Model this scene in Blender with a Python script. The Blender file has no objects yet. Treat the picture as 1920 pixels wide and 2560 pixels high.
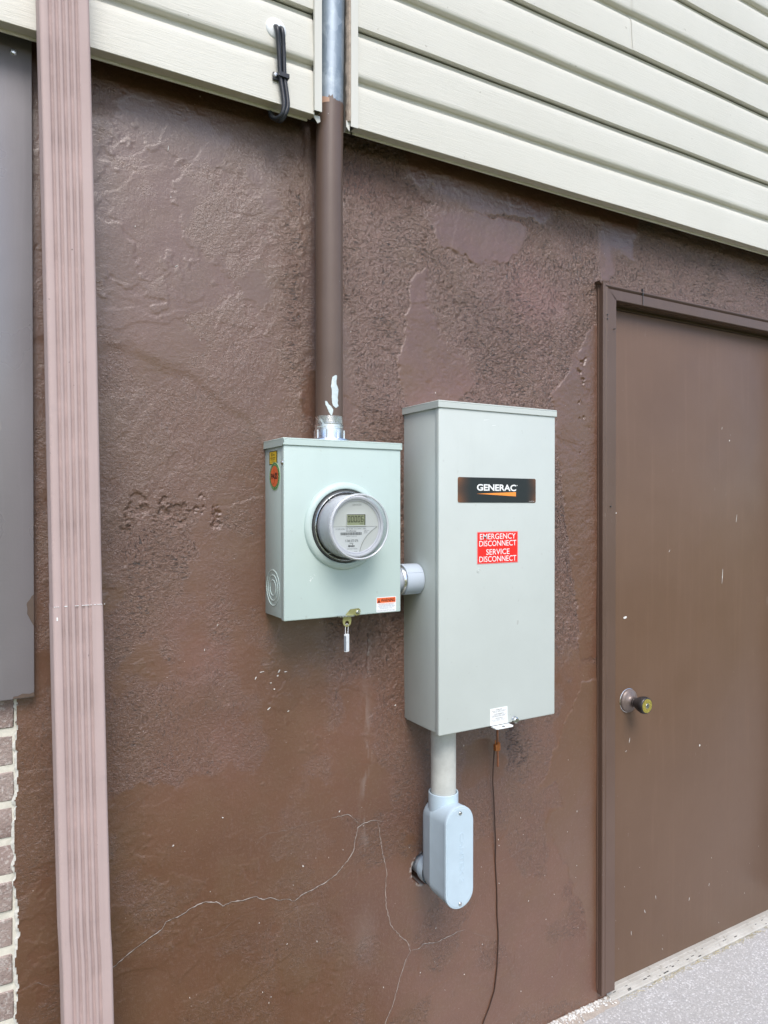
import bpy, bmesh, math, random
import numpy as np
from mathutils import Vector, Matrix

random.seed(7)
SC = bpy.context.scene
COL = SC.collection
R = math.radians
H = 1.44                      # camera height above the concrete

# ------------------------------------------------------------------ camera
cam_d = bpy.data.cameras.new("camera")
cam = bpy.data.objects.new("camera", cam_d); COL.objects.link(cam)
cam_d.sensor_fit = 'AUTO'; cam_d.sensor_width = 36.0
cam_d.lens = 1782.0 / 2560.0 * 36.0
cam_d.clip_start = 0.02; cam_d.clip_end = 2000
yaw, pit, rol = R(29.945), R(-0.4535), R(-0.0171)
fw = Vector((math.sin(yaw)*math.cos(pit), math.cos(yaw)*math.cos(pit), math.sin(pit)))
r0 = Vector((math.cos(yaw), -math.sin(yaw), 0)); u0 = r0.cross(fw)
rt = math.cos(rol)*r0 + math.sin(rol)*u0; up = -math.sin(rol)*r0 + math.cos(rol)*u0
m = Matrix((( rt.x, up.x, -fw.x, 0), (rt.y, up.y, -fw.y, -1.476), (rt.z, up.z, -fw.z, H), (0, 0, 0, 1)))
cam.matrix_world = m
SC.camera = cam

# ------------------------------------------------------------------ sky, sun, exposure
SUN_EL, SUN_AZ = 52.0, -14.0   # degrees; azimuth measured from -y (in front of the wall) towards +x
w = bpy.data.worlds.new("World"); SC.world = w; w.use_nodes = True
nt = w.node_tree
bg = nt.nodes["Background"]
sky = nt.nodes.new("ShaderNodeTexSky"); sky.sky_type = 'NISHITA'; sky.sun_disc = False
sky.sun_elevation = R(SUN_EL); sky.sun_rotation = R(180 - SUN_AZ)
sky.air_density = 1.0; sky.dust_density = 2.0; sky.ozone_density = 1.0
hs = nt.nodes.new("ShaderNodeHueSaturation"); hs.inputs["Saturation"].default_value = 1.1
nt.links.new(sky.outputs[0], hs.inputs["Color"]); nt.links.new(hs.outputs[0], bg.inputs[0])
bg.inputs[1].default_value = 0.125
sl = bpy.data.lights.new("sun", 'SUN'); sl.energy = 1.5; sl.angle = R(30); sl.color = (1.0, 0.97, 0.93)
sun = bpy.data.objects.new("sun", sl); COL.objects.link(sun)
sd = Vector((math.sin(R(SUN_AZ))*math.cos(R(SUN_EL)), -math.cos(R(SUN_AZ))*math.cos(R(SUN_EL)), math.sin(R(SUN_EL))))
sun.location = sd*20; sun.rotation_euler = sd.to_track_quat('Z', 'Y').to_euler()
SC.view_settings.view_transform = 'Standard'; SC.view_settings.look = 'None'
SC.view_settings.exposure = 0.92; SC.view_settings.gamma = 1.0
SC.view_settings.use_curve_mapping = False
SC.cycles.max_bounces = 8; SC.cycles.transparent_max_bounces = 16
SC.cycles.caustics_reflective = False; SC.cycles.caustics_refractive = False

# ------------------------------------------------------------------ noise (for geometry)
_tabs = {}
def vn(x, y, seed):
    if seed not in _tabs:
        _tabs[seed] = np.random.RandomState(seed).rand(256, 256)*2-1
    t = _tabs[seed]
    xi = np.floor(x).astype(int); yi = np.floor(y).astype(int)
    fx = x-xi; fy = y-yi
    fx = fx*fx*fx*(fx*(fx*6-15)+10); fy = fy*fy*fy*(fy*(fy*6-15)+10)
    a = t[xi & 255, yi & 255]; b = t[(xi+1) & 255, yi & 255]
    c = t[xi & 255, (yi+1) & 255]; d = t[(xi+1) & 255, (yi+1) & 255]
    return (a*(1-fx)+b*fx)*(1-fy)+(c*(1-fx)+d*fx)*fy
def fbm(x, y, scale, oct=4, seed=1, gain=.5):
    s = 0; a = 1.0; f = 1.0/scale; n = 0
    for k in range(oct):
        ca, sa = math.cos(.7*k), math.sin(.7*k)
        s = s + a*vn((x*ca-y*sa)*f+17.3*k+50, (x*sa+y*ca)*f+9.1*k+50, seed+k); n += a; a *= gain; f *= 2.03
    return s/n
def sst(v, a, b):
    t = np.clip((v-a)/(b-a), 0, 1); return t*t*(3-2*t)
def gz(x, z, cx, cz, rx, rz):
    return np.exp(-((x-cx)/rx)**2-((z-cz)/rz)**2)

# ------------------------------------------------------------------ mesh collector
class MB:
    def __init__(s): s.v = []; s.f = []
    def add(s, vs, fs):
        n = len(s.v); s.v += [tuple(p) for p in vs]; s.f += [tuple(i+n for i in f) for f in fs]; return s
    def box(s, x0, x1, y0, y1, z0, z1, bev=0, seg=2):
        if bev <= 0:
            vs = [(x, y, z) for z in (z0, z1) for y in (y0, y1) for x in (x0, x1)]
            return s.add(vs, [(0,2,3,1),(4,5,7,6),(0,1,5,4),(2,6,7,3),(0,4,6,2),(1,3,7,5)])
        b = bmesh.new(); bmesh.ops.create_cube(b, size=1)
        for v in b.verts:
            v.co = ((x0+x1)/2+v.co.x*(x1-x0), (y0+y1)/2+v.co.y*(y1-y0), (z0+z1)/2+v.co.z*(z1-z0))
        bmesh.ops.bevel(b, geom=b.edges[:], offset=bev, segments=seg, profile=.5, affect='EDGES')
        return s.bm(b)
    def bm(s, b, mat=None):
        if mat is not None: b.transform(mat)
        b.verts.ensure_lookup_table(); b.verts.index_update()
        s.add([v.co[:] for v in b.verts], [[v.index for v in f.verts] for f in b.faces]); b.free(); return s
    def lathe(s, prof, c, axis, seg=48, close=False):
        a = Vector(axis).normalized(); t = Vector((0, 0, 1)) if abs(a.z) < .9 else Vector((1, 0, 0))
        e1 = t.cross(a).normalized(); e2 = a.cross(e1); c = Vector(c)
        vs = []; fs = []
        for r, h in prof:
            for k in range(seg):
                q = 2*math.pi*k/seg; vs.append(c+a*h+(e1*math.cos(q)+e2*math.sin(q))*r)
        n = len(prof)
        for i in range(n-1):
            for k in range(seg):
                k2 = (k+1) % seg; fs.append((i*seg+k, i*seg+k2, (i+1)*seg+k2, (i+1)*seg+k))
        if prof[0][0] > 1e-6 and close: fs.append(tuple(range(seg))[::-1])
        if prof[-1][0] > 1e-6 and close: fs.append(tuple((n-1)*seg+k for k in range(seg)))
        return s.add(vs, fs)
    def cyl(s, c, axis, r, l, seg=48, bev=0):
        p = [(r, 0), (r, l)] if bev <= 0 else [(r-bev, 0), (r-bev*.3, bev*.3), (r, bev), (r, l-bev), (r-bev*.3, l-bev*.3), (r-bev, l)]
        return s.lathe(p, c, axis, seg, True)
    def tube(s, pts, r, seg=12, flat=1.0):
        P = [Vector(p) for p in pts]; n = len(P); vs = []; fs = []; e1 = None
        for i in range(n):
            t = (P[min(i+1, n-1)]-P[max(i-1, 0)]).normalized()
            if e1 is None:
                q = Vector((0, 1, 0)) if abs(t.y) < .9 else Vector((1, 0, 0)); e1 = (q-t*q.dot(t)).normalized()
            else: e1 = (e1-t*e1.dot(t)).normalized()
            e2 = t.cross(e1); rr = r[i] if isinstance(r, (list, tuple)) else r
            for k in range(seg):
                a = 2*math.pi*k/seg; vs.append(P[i]+e1*math.cos(a)*rr*flat+e2*math.sin(a)*rr)
        for i in range(n-1):
            for k in range(seg):
                k2 = (k+1) % seg; fs.append((i*seg+k, i*seg+k2, (i+1)*seg+k2, (i+1)*seg+k))
        fs.append(tuple(range(seg))[::-1]); fs.append(tuple((n-1)*seg+k for k in range(seg)))
        return s.add(vs, fs)
    def prism(s, poly, o, ex, ey, d):
        """flat outline poly (a,b) -> o + ex*a + ey*b, thickness vector d"""
        o, ex, ey, d = Vector(o), Vector(ex), Vector(ey), Vector(d); n = len(poly)
        if ex.cross(ey).dot(d) > 0: poly = poly[::-1]
        vs = [o+ex*a+ey*b for a, b in poly]+[o+ex*a+ey*b+d for a, b in poly]
        fs = [tuple(range(n)), tuple(range(2*n-1, n-1, -1))]
        for i in range(n): j = (i+1) % n; fs.append((j, i, n+i, n+j))
        return s.add(vs, fs)
    def sweep(s, prof, x0, x1, step=None, jit=None):
        """profile of (y,z) extruded along x"""
        n = max(1, int(round((x1-x0)/step))) if step else 1; vs = []; fs = []; p = len(prof)
        for i in range(n+1):
            x = x0+(x1-x0)*i/n
            for k, (y, z) in enumerate(prof):
                dy, dz = jit(x, y, z) if jit else (0, 0)
                vs.append((x, y+dy, z+dz))
        for i in range(n):
            for k in range(p-1): fs.append((i*p+k, (i+1)*p+k, (i+1)*p+k+1, i*p+k+1))
        return s.add(vs, fs)
    def text(s, body, u0, u1, v0, v1, o, ex, ey, bold=0.0, depth=0, shear=0, space=1.0):
        c = bpy.data.curves.new("t", 'FONT'); c.body = body; c.offset = bold; c.resolution_u = 3; c.shear = shear
        c.space_character = space; c.extrude = 0
        ob = bpy.data.objects.new("t", c); COL.objects.link(ob)
        dg = bpy.context.evaluated_depsgraph_get(); ev = ob.evaluated_get(dg); me = ev.to_mesh()
        V = [v.co.copy() for v in me.vertices]; F = [tuple(p.vertices) for p in me.polygons]
        ev.to_mesh_clear(); bpy.data.objects.remove(ob); bpy.data.curves.remove(c)
        xs = [v.x for v in V]; ys = [v.y for v in V]
        ax, bx, ay, by = min(xs), max(xs), min(ys), max(ys)
        o, ex, ey = Vector(o), Vector(ex), Vector(ey); nrm = ex.cross(ey)
        P = [o+ex*(u0+(v.x-ax)/(bx-ax)*(u1-u0))+ey*(v0+(v.y-ay)/(by-ay)*(v1-v0)) for v in V]
        s.add(P, F)
        if depth:
            s.add([p+nrm*depth for p in P], F)
            from collections import Counter
            cnt = Counter(); 
            for f in F:
                for i in range(len(f)): cnt[frozenset((f[i], f[(i+1) % len(f)]))] += 1
            n = len(P)
            s.add(P+[p+nrm*depth for p in P], [(f[i], f[(i+1) % len(f)], f[(i+1) % len(f)]+n, f[i]+n) for f in F for i in range(len(f)) if cnt[frozenset((f[i], f[(i+1) % len(f)]))] == 1])
        return s

EX, EZ = (1, 0, 0), (0, 0, 1)
LX = (0, -1, 0)          # reading direction on a face that looks towards -x

def worldloc(o):
    l = Vector((0, 0, 0))
    while o: l = l+Vector(o.location); o = o.parent
    return l
def obj(name, mb, mat, parent=None, smooth=32, loc=None):
    me = bpy.data.meshes.new(name); me.from_pydata(mb.v, [], mb.f); me.update()
    o = bpy.data.objects.new(name, me); COL.objects.link(o)
    if loc is not None and parent is None: o.location = loc
    off = worldloc(parent) if parent else Vector(o.location)
    me.transform(Matrix.Translation(-off))
    if parent: o.parent = parent
    if mat: me.materials.append(mat)
    if smooth:
        me.polygons.foreach_set("use_smooth", [True]*len(me.polygons)); me.set_sharp_from_angle(angle=R(smooth))
    return o
def thing(name, label, cat, loc, group=None):
    o = bpy.data.objects.new(name, None); COL.objects.link(o); o.location = loc; o.empty_display_size = .05
    o["label"] = label; o["category"] = cat
    if group: o["group"] = group
    return o
def tag(o, label, cat, group=None):
    o["label"] = label; o["category"] = cat
    if group: o["group"] = group
    return o

# ------------------------------------------------------------------ materials
class NM:
    def __init__(s, name):
        s.m = bpy.data.materials.new(name); s.m.use_nodes = True; s.t = s.m.node_tree
        s.b = s.t.nodes["Principled BSDF"]; s.out = s.t.nodes["Material Output"]
        s.co = s.n("ShaderNodeTexCoord").outputs["Object"]
    def n(s, k, **kw):
        x = s.t.nodes.new(k)
        for a, b in kw.items(): setattr(x, a, b)
        return x
    def l(s, a, b): s.t.links.new(a, b)
    def mp(s, scale=(1, 1, 1), rot=(0, 0, 0)):
        x = s.n("ShaderNodeMapping"); x.inputs["Scale"].default_value = scale; x.inputs["Rotation"].default_value = rot
        s.l(s.co, x.inputs[0]); return x.outputs[0]
    def noise(s, sc, det=4, rough=.5, vec=None, dist=0.0):
        x = s.n("ShaderNodeTexNoise"); x.inputs["Scale"].default_value = sc; x.inputs["Detail"].default_value = det
        x.inputs["Roughness"].default_value = rough; x.inputs["Distortion"].default_value = dist
        s.l(vec if vec is not None else s.co, x.inputs["Vector"]); return x.outputs[0]
    def ramp(s, v, a, b, ca=0., cb=1.):
        x = s.n("ShaderNodeMapRange", clamp=True); x.inputs[1].default_value = a; x.inputs[2].default_value = b
        x.inputs[3].default_value = ca; x.inputs[4].default_value = cb; s.l(v, x.inputs[0]); return x.outputs[0]
    def mth(s, op, a, b):
        x = s.n("ShaderNodeMath", operation=op)
        for i, q in enumerate((a, b)):
            if isinstance(q, (int, float)): x.inputs[i].default_value = q
            else: s.l(q, x.inputs[i])
        return x.outputs[0]
    def mix(s, f, a, b, mode='MIX'):
        x = s.n("ShaderNodeMix", data_type='RGBA', blend_type=mode)
        for i, q in ((0, f), (6, a), (7, b)):
            if isinstance(q, (int, float)): x.inputs[i].default_value = q
            elif isinstance(q, tuple): x.inputs[i].default_value = q if len(q) == 4 else q+(1,)
            else: s.l(q, x.inputs[i])
        return x.outputs[2]
    def bump(s, h, strength, dist, nrm=None):
        x = s.n("ShaderNodeBump"); x.inputs["Distance"].default_value = dist
        if isinstance(strength, (int, float)): x.inputs["Strength"].default_value = strength
        else: s.l(strength, x.inputs["Strength"])
        s.l(h, x.inputs["Height"])
        if nrm is not None: s.l(nrm, x.inputs["Normal"])
        return x.outputs[0]
    def fin(s, col=None, rough=None, nrm=None, metal=None, spec=None):
        for k, v in (("Base Color", col), ("Roughness", rough), ("Normal", nrm), ("Metallic", metal), ("Specular IOR Level", spec)):
            if v is None: continue
            if isinstance(v, (int, float)): s.b.inputs[k].default_value = v
            elif isinstance(v, tuple): s.b.inputs[k].default_value = v if len(v) == 4 else v+(1,)
            else: s.l(v, s.b.inputs[k])
        return s.m
def C(c, k): return tuple(min(1, x*k) for x in c)

def simple(name, col, rough=.5, metal=0., var=.12, vs=6., bs=0., bsc=200., spec=.5):
    q = NM(name)
    c = q.mix(q.ramp(q.noise(vs, 5, .6), .3, .7), C(col, 1-var), C(col, 1+var))
    nr = q.bump(q.noise(bsc, 3), bs, .001) if bs else None
    rr = q.ramp(q.noise(vs*3, 3), .3, .7, max(.03, rough-.06), rough+.06)
    return q.fin(c, rr, nr, metal, spec)

def enamel(name, col, dirt):
    """factory sheet-metal paint: faint orange peel, dust and a few runs"""
    q = NM(name)
    c = q.mix(q.ramp(q.noise(5, 6, .65), .35, .7), C(col, .965), C(col, 1.03))
    st = q.ramp(q.noise(1.0, 5, .65, q.mp((26, 26, 2.2))), .58, .82, 0, dirt)
    c = q.mix(st, c, C(col, .72))
    sp = q.ramp(q.noise(95, 2, .5), .70, .78, 0, .35*dirt/.3)
    c = q.mix(sp, c, (.30, .29, .26))
    n1 = q.bump(q.noise(420, 2), .10, .0006)
    n2 = q.bump(q.noise(5, 3), .22, .006, n1)
    return q.fin(c, q.ramp(q.noise(14, 4), .3, .7, .34, .46), n2, 0, .5)

MT = {}
MT['meter_paint'] = enamel("sage_enamel", (.50, .605, .58), .20)
MT['switch_paint'] = enamel("pale_grey_enamel", (.53, .575, .555), .18)
MT['pvc'] = simple("pale_blue_pvc", (.47, .58, .66), .38, 0, .045, 22, .06, 260)
MT['pvc_grey'] = simple("grey_pvc", (.40, .44, .50), .4, 0, .05, 8, .05, 260)
MT['steel'] = simple("zinc_steel", (.62, .63, .63), .28, 1, .1, 60, .15, 300)
MT['dark_steel'] = simple("dark_steel", (.12, .12, .12), .4, .7, .2, 40)
MT['aluminium'] = simple("cast_aluminium", (.78, .79, .80), .24, 1, .12, 50, .25, 160)
MT['zinc_yellow'] = simple("yellow_zinc", (.50, .48, .22), .36, .75, .2, 70, .1, 300)
MT['black'] = simple("black_rubber", (.018, .02, .026), .42, 0, .3, 60, .3, 500)
MT['black_ink'] = simple("black_ink", (.012, .012, .013), .5, 0, 0.1)
MT['grey_ink'] = simple("grey_ink", (.16, .17, .18), .5, 0, 0.1)
MT['mist_ink'] = simple("mist_ink", (.40, .41, .40), .5, 0, 0.1)
MT['white'] = simple("white_vinyl", (.82, .84, .84), .4, 0, .02)
MT['white_plastic'] = simple("white_plastic", (.74, .77, .79), .38, 0, .03, 20)
MT['red'] = simple("red_vinyl", (.80, .022, .016), .38, 0, .04)
MT['pink'] = simple("faded_red_edge", (.78, .22, .22), .42, 0, .04)
MT['orange'] = simple("orange_vinyl", (.86, .17, .05), .4, 0, .05)
MT['swoosh'] = simple("orange_print", (.90, .30, .05), .4, 0, .05)
MT['yellow'] = simple("yellow_vinyl", (.86, .60, .035), .4, 0, .03)
MT['green'] = simple("green_vinyl", (.045, .24, .07), .4, 0, .1, 60)
MT['green_light'] = simple("pale_green_print", (.50, .72, .40), .4, 0, .1)
MT['copper'] = simple("weathered_copper", (.30, .12, .06), .5, .3, .3, 60)
MT['bronze'] = simple("bright_bronze", (.46, .165, .05), .42, .5, .25, 120)
MT['brown_wire'] = simple("brown_painted_wire", (.055, .029, .021), .5, 0, .2, 30)
MT['brass'] = simple("worn_brass", (.74, .62, .16), .30, .8, .12, 90)
MT['knob'] = simple("dark_worn_bronze", (.045, .04, .04), .34, .3, .4, 60, .15, 200)
MT['dial'] = simple("dial_plate", (.74, .76, .73), .45, 0, .03)
MT['liner'] = simple("meter_liner", (.76, .77, .82), .4, 0, .03)
MT['lcd'] = simple("lcd_glass", (.40, .44, .28), .2, 0, .06, 40)
MT['caulk'] = simple("tan_caulk", (.42, .34, .27), .7, 0, .3, 60, .5, 300)
MT['dark_void'] = simple("sheathing_paper", (.02, .018, .016), .8, 0, .2)
MT['debris'] = simple("plaster_crumbs", (.62, .61, .58), .85, 0, .35, 60, .6, 300)
MT['seal_dark'] = simple("grey_grip", (.22, .25, .29), .45, 0, .1, 60)

def glass():
    q = NM("clear_cover"); t = q.t
    tr = q.n("ShaderNodeBsdfTransparent"); tr.inputs[0].default_value = (.97, .98, .98, 1)
    gl = q.n("ShaderNodeBsdfGlossy"); gl.inputs["Roughness"].default_value = .04
    fr = q.n("ShaderNodeFresnel"); fr.inputs[0].default_value = 1.5
    f = q.mth('ADD', q.mth('MULTIPLY', fr.outputs[0], .55), .008)
    mx = q.n("ShaderNodeMixShader"); q.l(f, mx.inputs[0]); q.l(tr.outputs[0], mx.inputs[1]); q.l(gl.outputs[0], mx.inputs[2])
    q.l(mx.outputs[0], q.out.inputs[0]); return q.m
MT['glass'] = glass()
def rimglass():
    q = NM("moulded_rim")
    tr = q.n("ShaderNodeBsdfTransparent"); tr.inputs[0].default_value = (.96, .97, .98, 1)
    q.fin((.78, .80, .83), .12, None, 0, .9)
    mx = q.n("ShaderNodeMixShader"); mx.inputs[0].default_value = .55; q.l(tr.outputs[0], mx.inputs[1]); q.l(q.b.outputs[0], mx.inputs[2])
    q.l(mx.outputs[0], q.out.inputs[0]); return q.m
MT['rim'] = rimglass()

def stucco():
    q = NM("brown_painted_stucco")
    at = q.n("ShaderNodeAttribute", attribute_name="coat"); sep = q.n("ShaderNodeSeparateColor"); q.l(at.outputs["Color"], sep.inputs[0])
    smooth, red, chalk = sep.outputs[0], sep.outputs[1], sep.outputs[2]
    rz = at.outputs["Alpha"]
    base = q.mix(q.ramp(q.noise(3.2, 7, .62), .32, .68), (.110, .046, .025), (.146, .067, .040))
    base = q.mix(q.ramp(q.noise(9, 6, .62), .45, .70, 0, .6), base, (.126, .064, .030))
    base = q.mix(q.mth('MULTIPLY', smooth, .55), base, (.122, .068, .038))
    base = q.mix(q.mth('MULTIPLY', red, .6), base, (.225, .100, .085))
    # highlights on the tops and shade in the hollows, painted into the colour
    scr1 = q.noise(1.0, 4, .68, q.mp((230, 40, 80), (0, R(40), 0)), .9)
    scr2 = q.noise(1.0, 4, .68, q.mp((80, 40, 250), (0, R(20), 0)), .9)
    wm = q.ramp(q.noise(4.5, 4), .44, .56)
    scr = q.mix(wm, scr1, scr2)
    grit = q.noise(165, 5, .74)
    tops_lit = q.mth('MULTIPLY', q.ramp(grit, .53, .66, 0, .7), q.ramp(rz, 0, 1, .2, 1)); base = q.mix(tops_lit, base, (.255, .180, .158))
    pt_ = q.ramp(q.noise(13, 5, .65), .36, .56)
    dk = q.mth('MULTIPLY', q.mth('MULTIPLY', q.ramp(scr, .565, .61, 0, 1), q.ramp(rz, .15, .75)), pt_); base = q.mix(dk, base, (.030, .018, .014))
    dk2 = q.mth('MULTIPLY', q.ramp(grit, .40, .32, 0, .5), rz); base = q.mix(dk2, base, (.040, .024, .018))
    base = q.mix(chalk, base, (.46, .43, .41))
    # paint and plaster specks
    for sc, th, se in ((34, .05, .86), (85, .075, .90)):
        vo = q.n("ShaderNodeTexVoronoi"); vo.inputs["Scale"].default_value = sc; q.l(q.mp((1, .2, .55 if sc < 50 else .9)), vo.inputs["Vector"])
        d = q.ramp(vo.outputs["Distance"], th*.55, th, 1, 0)
        sx = q.n("ShaderNodeSeparateColor"); q.l(vo.outputs["Color"], sx.inputs[0])
        sel = q.ramp(sx.outputs[0], se, se+.01)
        base = q.mix(q.mth('MULTIPLY', d, sel), base, (.50, .44, .40))
    # directional trowel strokes, grit and brush marks
    gr = q.mth('MULTIPLY', q.ramp(scr, .55, .615), q.ramp(pt_, .1, 1))
    n = q.bump(gr, q.ramp(rz, .15, 1, 0, 1.), -.0050)
    st = q.mix(wm, q.noise(1.0, 5, .62, q.mp((110, 20, 24), (0, R(38), 0)), .5), q.noise(1.0, 5, .62, q.mp((24, 20, 120), (0, R(18), 0)), .7))
    n = q.bump(st, q.mth('MULTIPLY', q.ramp(q.noise(5, 3), .46, .62), .22), .0040, n)
    n = q.bump(grit, q.ramp(rz, 0, 1, .10, 1.), .0050, n)
    n = q.bump(q.noise(380, 3, .6), .22, .0010, n)
    rough = q.ramp(q.noise(18, 4), .3, .7, .34, .46)
    q.b.inputs["Coat Weight"].default_value = .7; q.b.inputs["Coat Roughness"].default_value = .23
    q.l(n, q.b.inputs["Coat Normal"])
    return q.fin(base, rough, n, 0, .8)
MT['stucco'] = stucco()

def vinyl():
    q = NM("cream_vinyl_siding")
    c = q.mix(q.ramp(q.noise(2.5, 5, .6), .3, .7), (.585, .575, .515), (.63, .62, .56))
    c = q.mix(q.ramp(q.noise(1., 4, .6, q.mp((10, 10, 40))), .6, .85, 0, .12), c, (.48, .47, .40))
    sp = q.ramp(q.noise(70, 2), .735, .77, 0, .5); c = q.mix(sp, c, (.25, .22, .17))
    g = q.noise(1.0, 6, .62, q.mp((16, 60, 330)), .9)
    n = q.bump(g, .42, .0022)
    return q.fin(c, .46, n, 0, .45)
MT['vinyl'] = vinyl()
def trimvinyl():
    q = NM("cream_vinyl_trim")
    c = q.mix(q.ramp(q.noise(1., 4, .6, q.mp((30, 30, 4))), .35, .75), (.595, .59, .54), (.65, .645, .595))
    return q.fin(c, .4, q.bump(q.noise(1, 3, .5, q.mp((60, 60, 6))), .1, .001), 0, .5)
MT['trim'] = trimvinyl()

def pipecoat():
    q = NM("mast_brown_paint")
    c = q.mix(q.ramp(q.noise(8, 5, .6), .35, .7), (.118, .078, .060), (.138, .093, .073))
    c = q.mix(q.ramp(q.noise(1, 4, .6, q.mp((120, 120, 5))), .5, .8, 0, .5), c, (.135, .10, .085))
    sp = q.ramp(q.noise(110, 2), .76, .79, 0, .8); c = q.mix(sp, c, (.40, .38, .36))
    n = q.bump(q.noise(1, 4, .6, q.mp((260, 260, 14))), .25, .001)
    return q.fin(c, .36, n, 0, .5)
MT['pipe_brown'] = pipecoat()
def galv():
    q = NM("galvanised_pipe")
    vo = q.n("ShaderNodeTexVoronoi"); vo.inputs["Scale"].default_value = 70; q.l(q.mp((1, 1, .6)), vo.inputs["Vector"])
    sx = q.n("ShaderNodeSeparateColor"); q.l(vo.outputs["Color"], sx.inputs[0])
    c = q.mix(sx.outputs[0], (.20, .25, .30), (.30, .355, .41))
    c = q.mix(q.ramp(q.noise(20, 6, .7), .55, .75, 0, .7), c, (.46, .52, .57))
    c = q.mix(q.ramp(q.noise(1, 4, .6, q.mp((140, 140, 8))), .6, .8, 0, .5), c, (.52, .57, .60))
    return q.fin(c, .46, q.bump(q.noise(200, 3), .2, .0008), .35, .5)
MT['galv'] = galv()
def spout():
    q = NM("faded_taupe_aluminium")
    c = q.mix(q.ramp(q.noise(3, 6, .65), .3, .7), (.44, .335, .32), (.515, .40, .385))
    s = q.ramp(q.noise(1., 5, .62, q.mp((60, 60, 2.6))), .50, .78, 0, .35)
    c = q.mix(s, c, (.33, .255, .245))
    b = q.ramp(q.noise(5, 6, .7), .60, .78, 0, .6); c = q.mix(b, c, (.31, .25, .25))
    sp = q.ramp(q.noise(85, 2), .765, .79, 0, .8); c = q.mix(sp, c, (.16, .12, .11))
    lt = q.ramp(q.noise(1., 4, .6, q.mp((90, 90, 5))), .64, .76, 0, .35); c = q.mix(lt, c, (.53, .44, .41))
    return q.fin(c, .62, q.bump(q.noise(1, 3, .6, q.mp((220, 220, 18))), .12, .001), 0, .3)
MT['spout'] = spout()
MT['groove'] = simple("dirt_shade_groove", (.385, .284, .27), .7, 0, .2, 12)  # dirt in the flutes plus their shading, both painted into this colour
def doorpaint(name, a, b, rough, spec=.6):
    q = NM(name)
    c = q.mix(q.ramp(q.noise(2.4, 6, .62), .3, .7), a, b)
    c = q.mix(q.ramp(q.noise(1, 4, .6, q.mp((70, 70, 3))), .55, .85, 0, .35), c, C(b, 1.35))
    sc = q.ramp(q.noise(1, 3, .5, q.mp((160, 160, 16), (0, R(16), 0))), .73, .77, 0, .45)
    sc = q.mth('MULTIPLY', sc, q.ramp(q.noise(6, 3), .5, .66)); c = q.mix(sc, c, (.40, .35, .31))
    sp = q.ramp(q.noise(75, 2), .785, .80, 0, .35); c = q.mix(sp, c, (.35, .31, .28))
    n = q.bump(q.noise(260, 3), .16, .0008); n = q.bump(q.noise(9, 4), .22, .004, n)
    n = q.bump(q.noise(1, 3, .6, q.mp((30, 30, 260))), .10, .001, n)
    return q.fin(c, q.ramp(q.noise(5, 4), .3, .7, rough-.05, rough+.07), n, 0, spec)
MT['door'] = doorpaint("brown_door_paint", (.126, .074, .047), (.148, .090, .060), .36, .40)
MT['casing'] = doorpaint("brown_trim_paint", (.100, .060, .044), (.122, .077, .058), .38)
MT['panel'] = doorpaint("grey_brown_sheet_paint", (.20, .188, .20), (.228, .215, .23), .30, 1.0)
MT['panel_patch'] = simple("brown_touch_up", (.105, .075, .060), .45, 0, .15, 30)
def brickm():
    q = NM("weathered_brick")
    oi = q.n("ShaderNodeObjectInfo")
    c = q.mix(q.ramp(q.noise(9, 4), .35, .65), (.25, .185, .165), (.36, .29, .265))
    c = q.mix(q.ramp(q.noise(130, 4, .7), .52, .70, 0, .8), c, (.60, .56, .53))
    c = q.mix(q.ramp(q.noise(160, 3, .7, q.mp((1, 1, 2))), .62, .70, 0, .7), c, (.10, .06, .055))
    c = q.mix(q.ramp(q.noise(40, 3), .70, .74, 0, .6), c, (.38, .09, .06))
    n = q.bump(q.noise(150, 5, .7), .8, .004)
    return q.fin(c, .85, n, 0, .3)
MT['brick'] = brickm()
MT['mortar'] = simple("pale_mortar", (.66, .64, .56), .9, 0, .15, 40, .8, 160)
MT['rag'] = simple("torn_whitewash_edge", (.58, .57, .53), .85, 0, .2, 60, .8, 220)
def concrete():
    q = NM("exposed_aggregate_concrete")
    vo = q.n("ShaderNodeTexVoronoi"); vo.inputs["Scale"].default_value = 240; q.l(q.co, vo.inputs["Vector"])
    sx = q.n("ShaderNodeSeparateColor"); q.l(vo.outputs["Color"], sx.inputs[0])
    c = q.mix(sx.outputs[0], (.42, .415, .41), (.56, .555, .55))
    c = q.mix(q.ramp(sx.outputs[1], .84, .86), c, (.72, .72, .72))
    c = q.mix(q.ramp(vo.outputs["Distance"], .35, .62, 0, .35), c, (.34, .335, .33))
    c = q.mix(q.ramp(q.noise(3.5, 5, .6), .4, .7, 0, .4), c, (.40, .385, .36))
    c = q.mix(q.ramp(q.noise(420, 2), .68, .75, 0, .6), c, (.12, .12, .12))
    n = q.bump(vo.outputs["Distance"], .5, -.0022); n = q.bump(q.noise(240, 4, .7), .5, .0016, n)
    return q.fin(c, .82, n, 0, .3)
MT['concrete'] = concrete()
def mortarbed():
    q = NM("tan_mortar_patch")
    c = q.mix(q.ramp(q.noise(60, 5, .7), .3, .7), (.34, .29, .245), (.47, .42, .37))
    c = q.mix(q.ramp(q.noise(300, 3), .64, .72, 0, .6), c, (.58, .56, .54))
    return q.fin(c, .9, q.bump(q.noise(180, 5, .7), .7, .003), 0, .3)
MT['patch'] = mortarbed()
def grass():
    q = NM("lawn_grass")
    c = q.mix(q.ramp(q.noise(2.2, 6, .65), .3, .7), (.135, .145, .05), (.205, .21, .085))
    c = q.mix(q.ramp(q.noise(160, 3, .7), .5, .75, 0, .6), c, (.15, .16, .06))
    return q.fin(c, .8, q.bump(q.noise(90, 4, .7), .9, .03), 0, .2)
MT['grass'] = grass()
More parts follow.
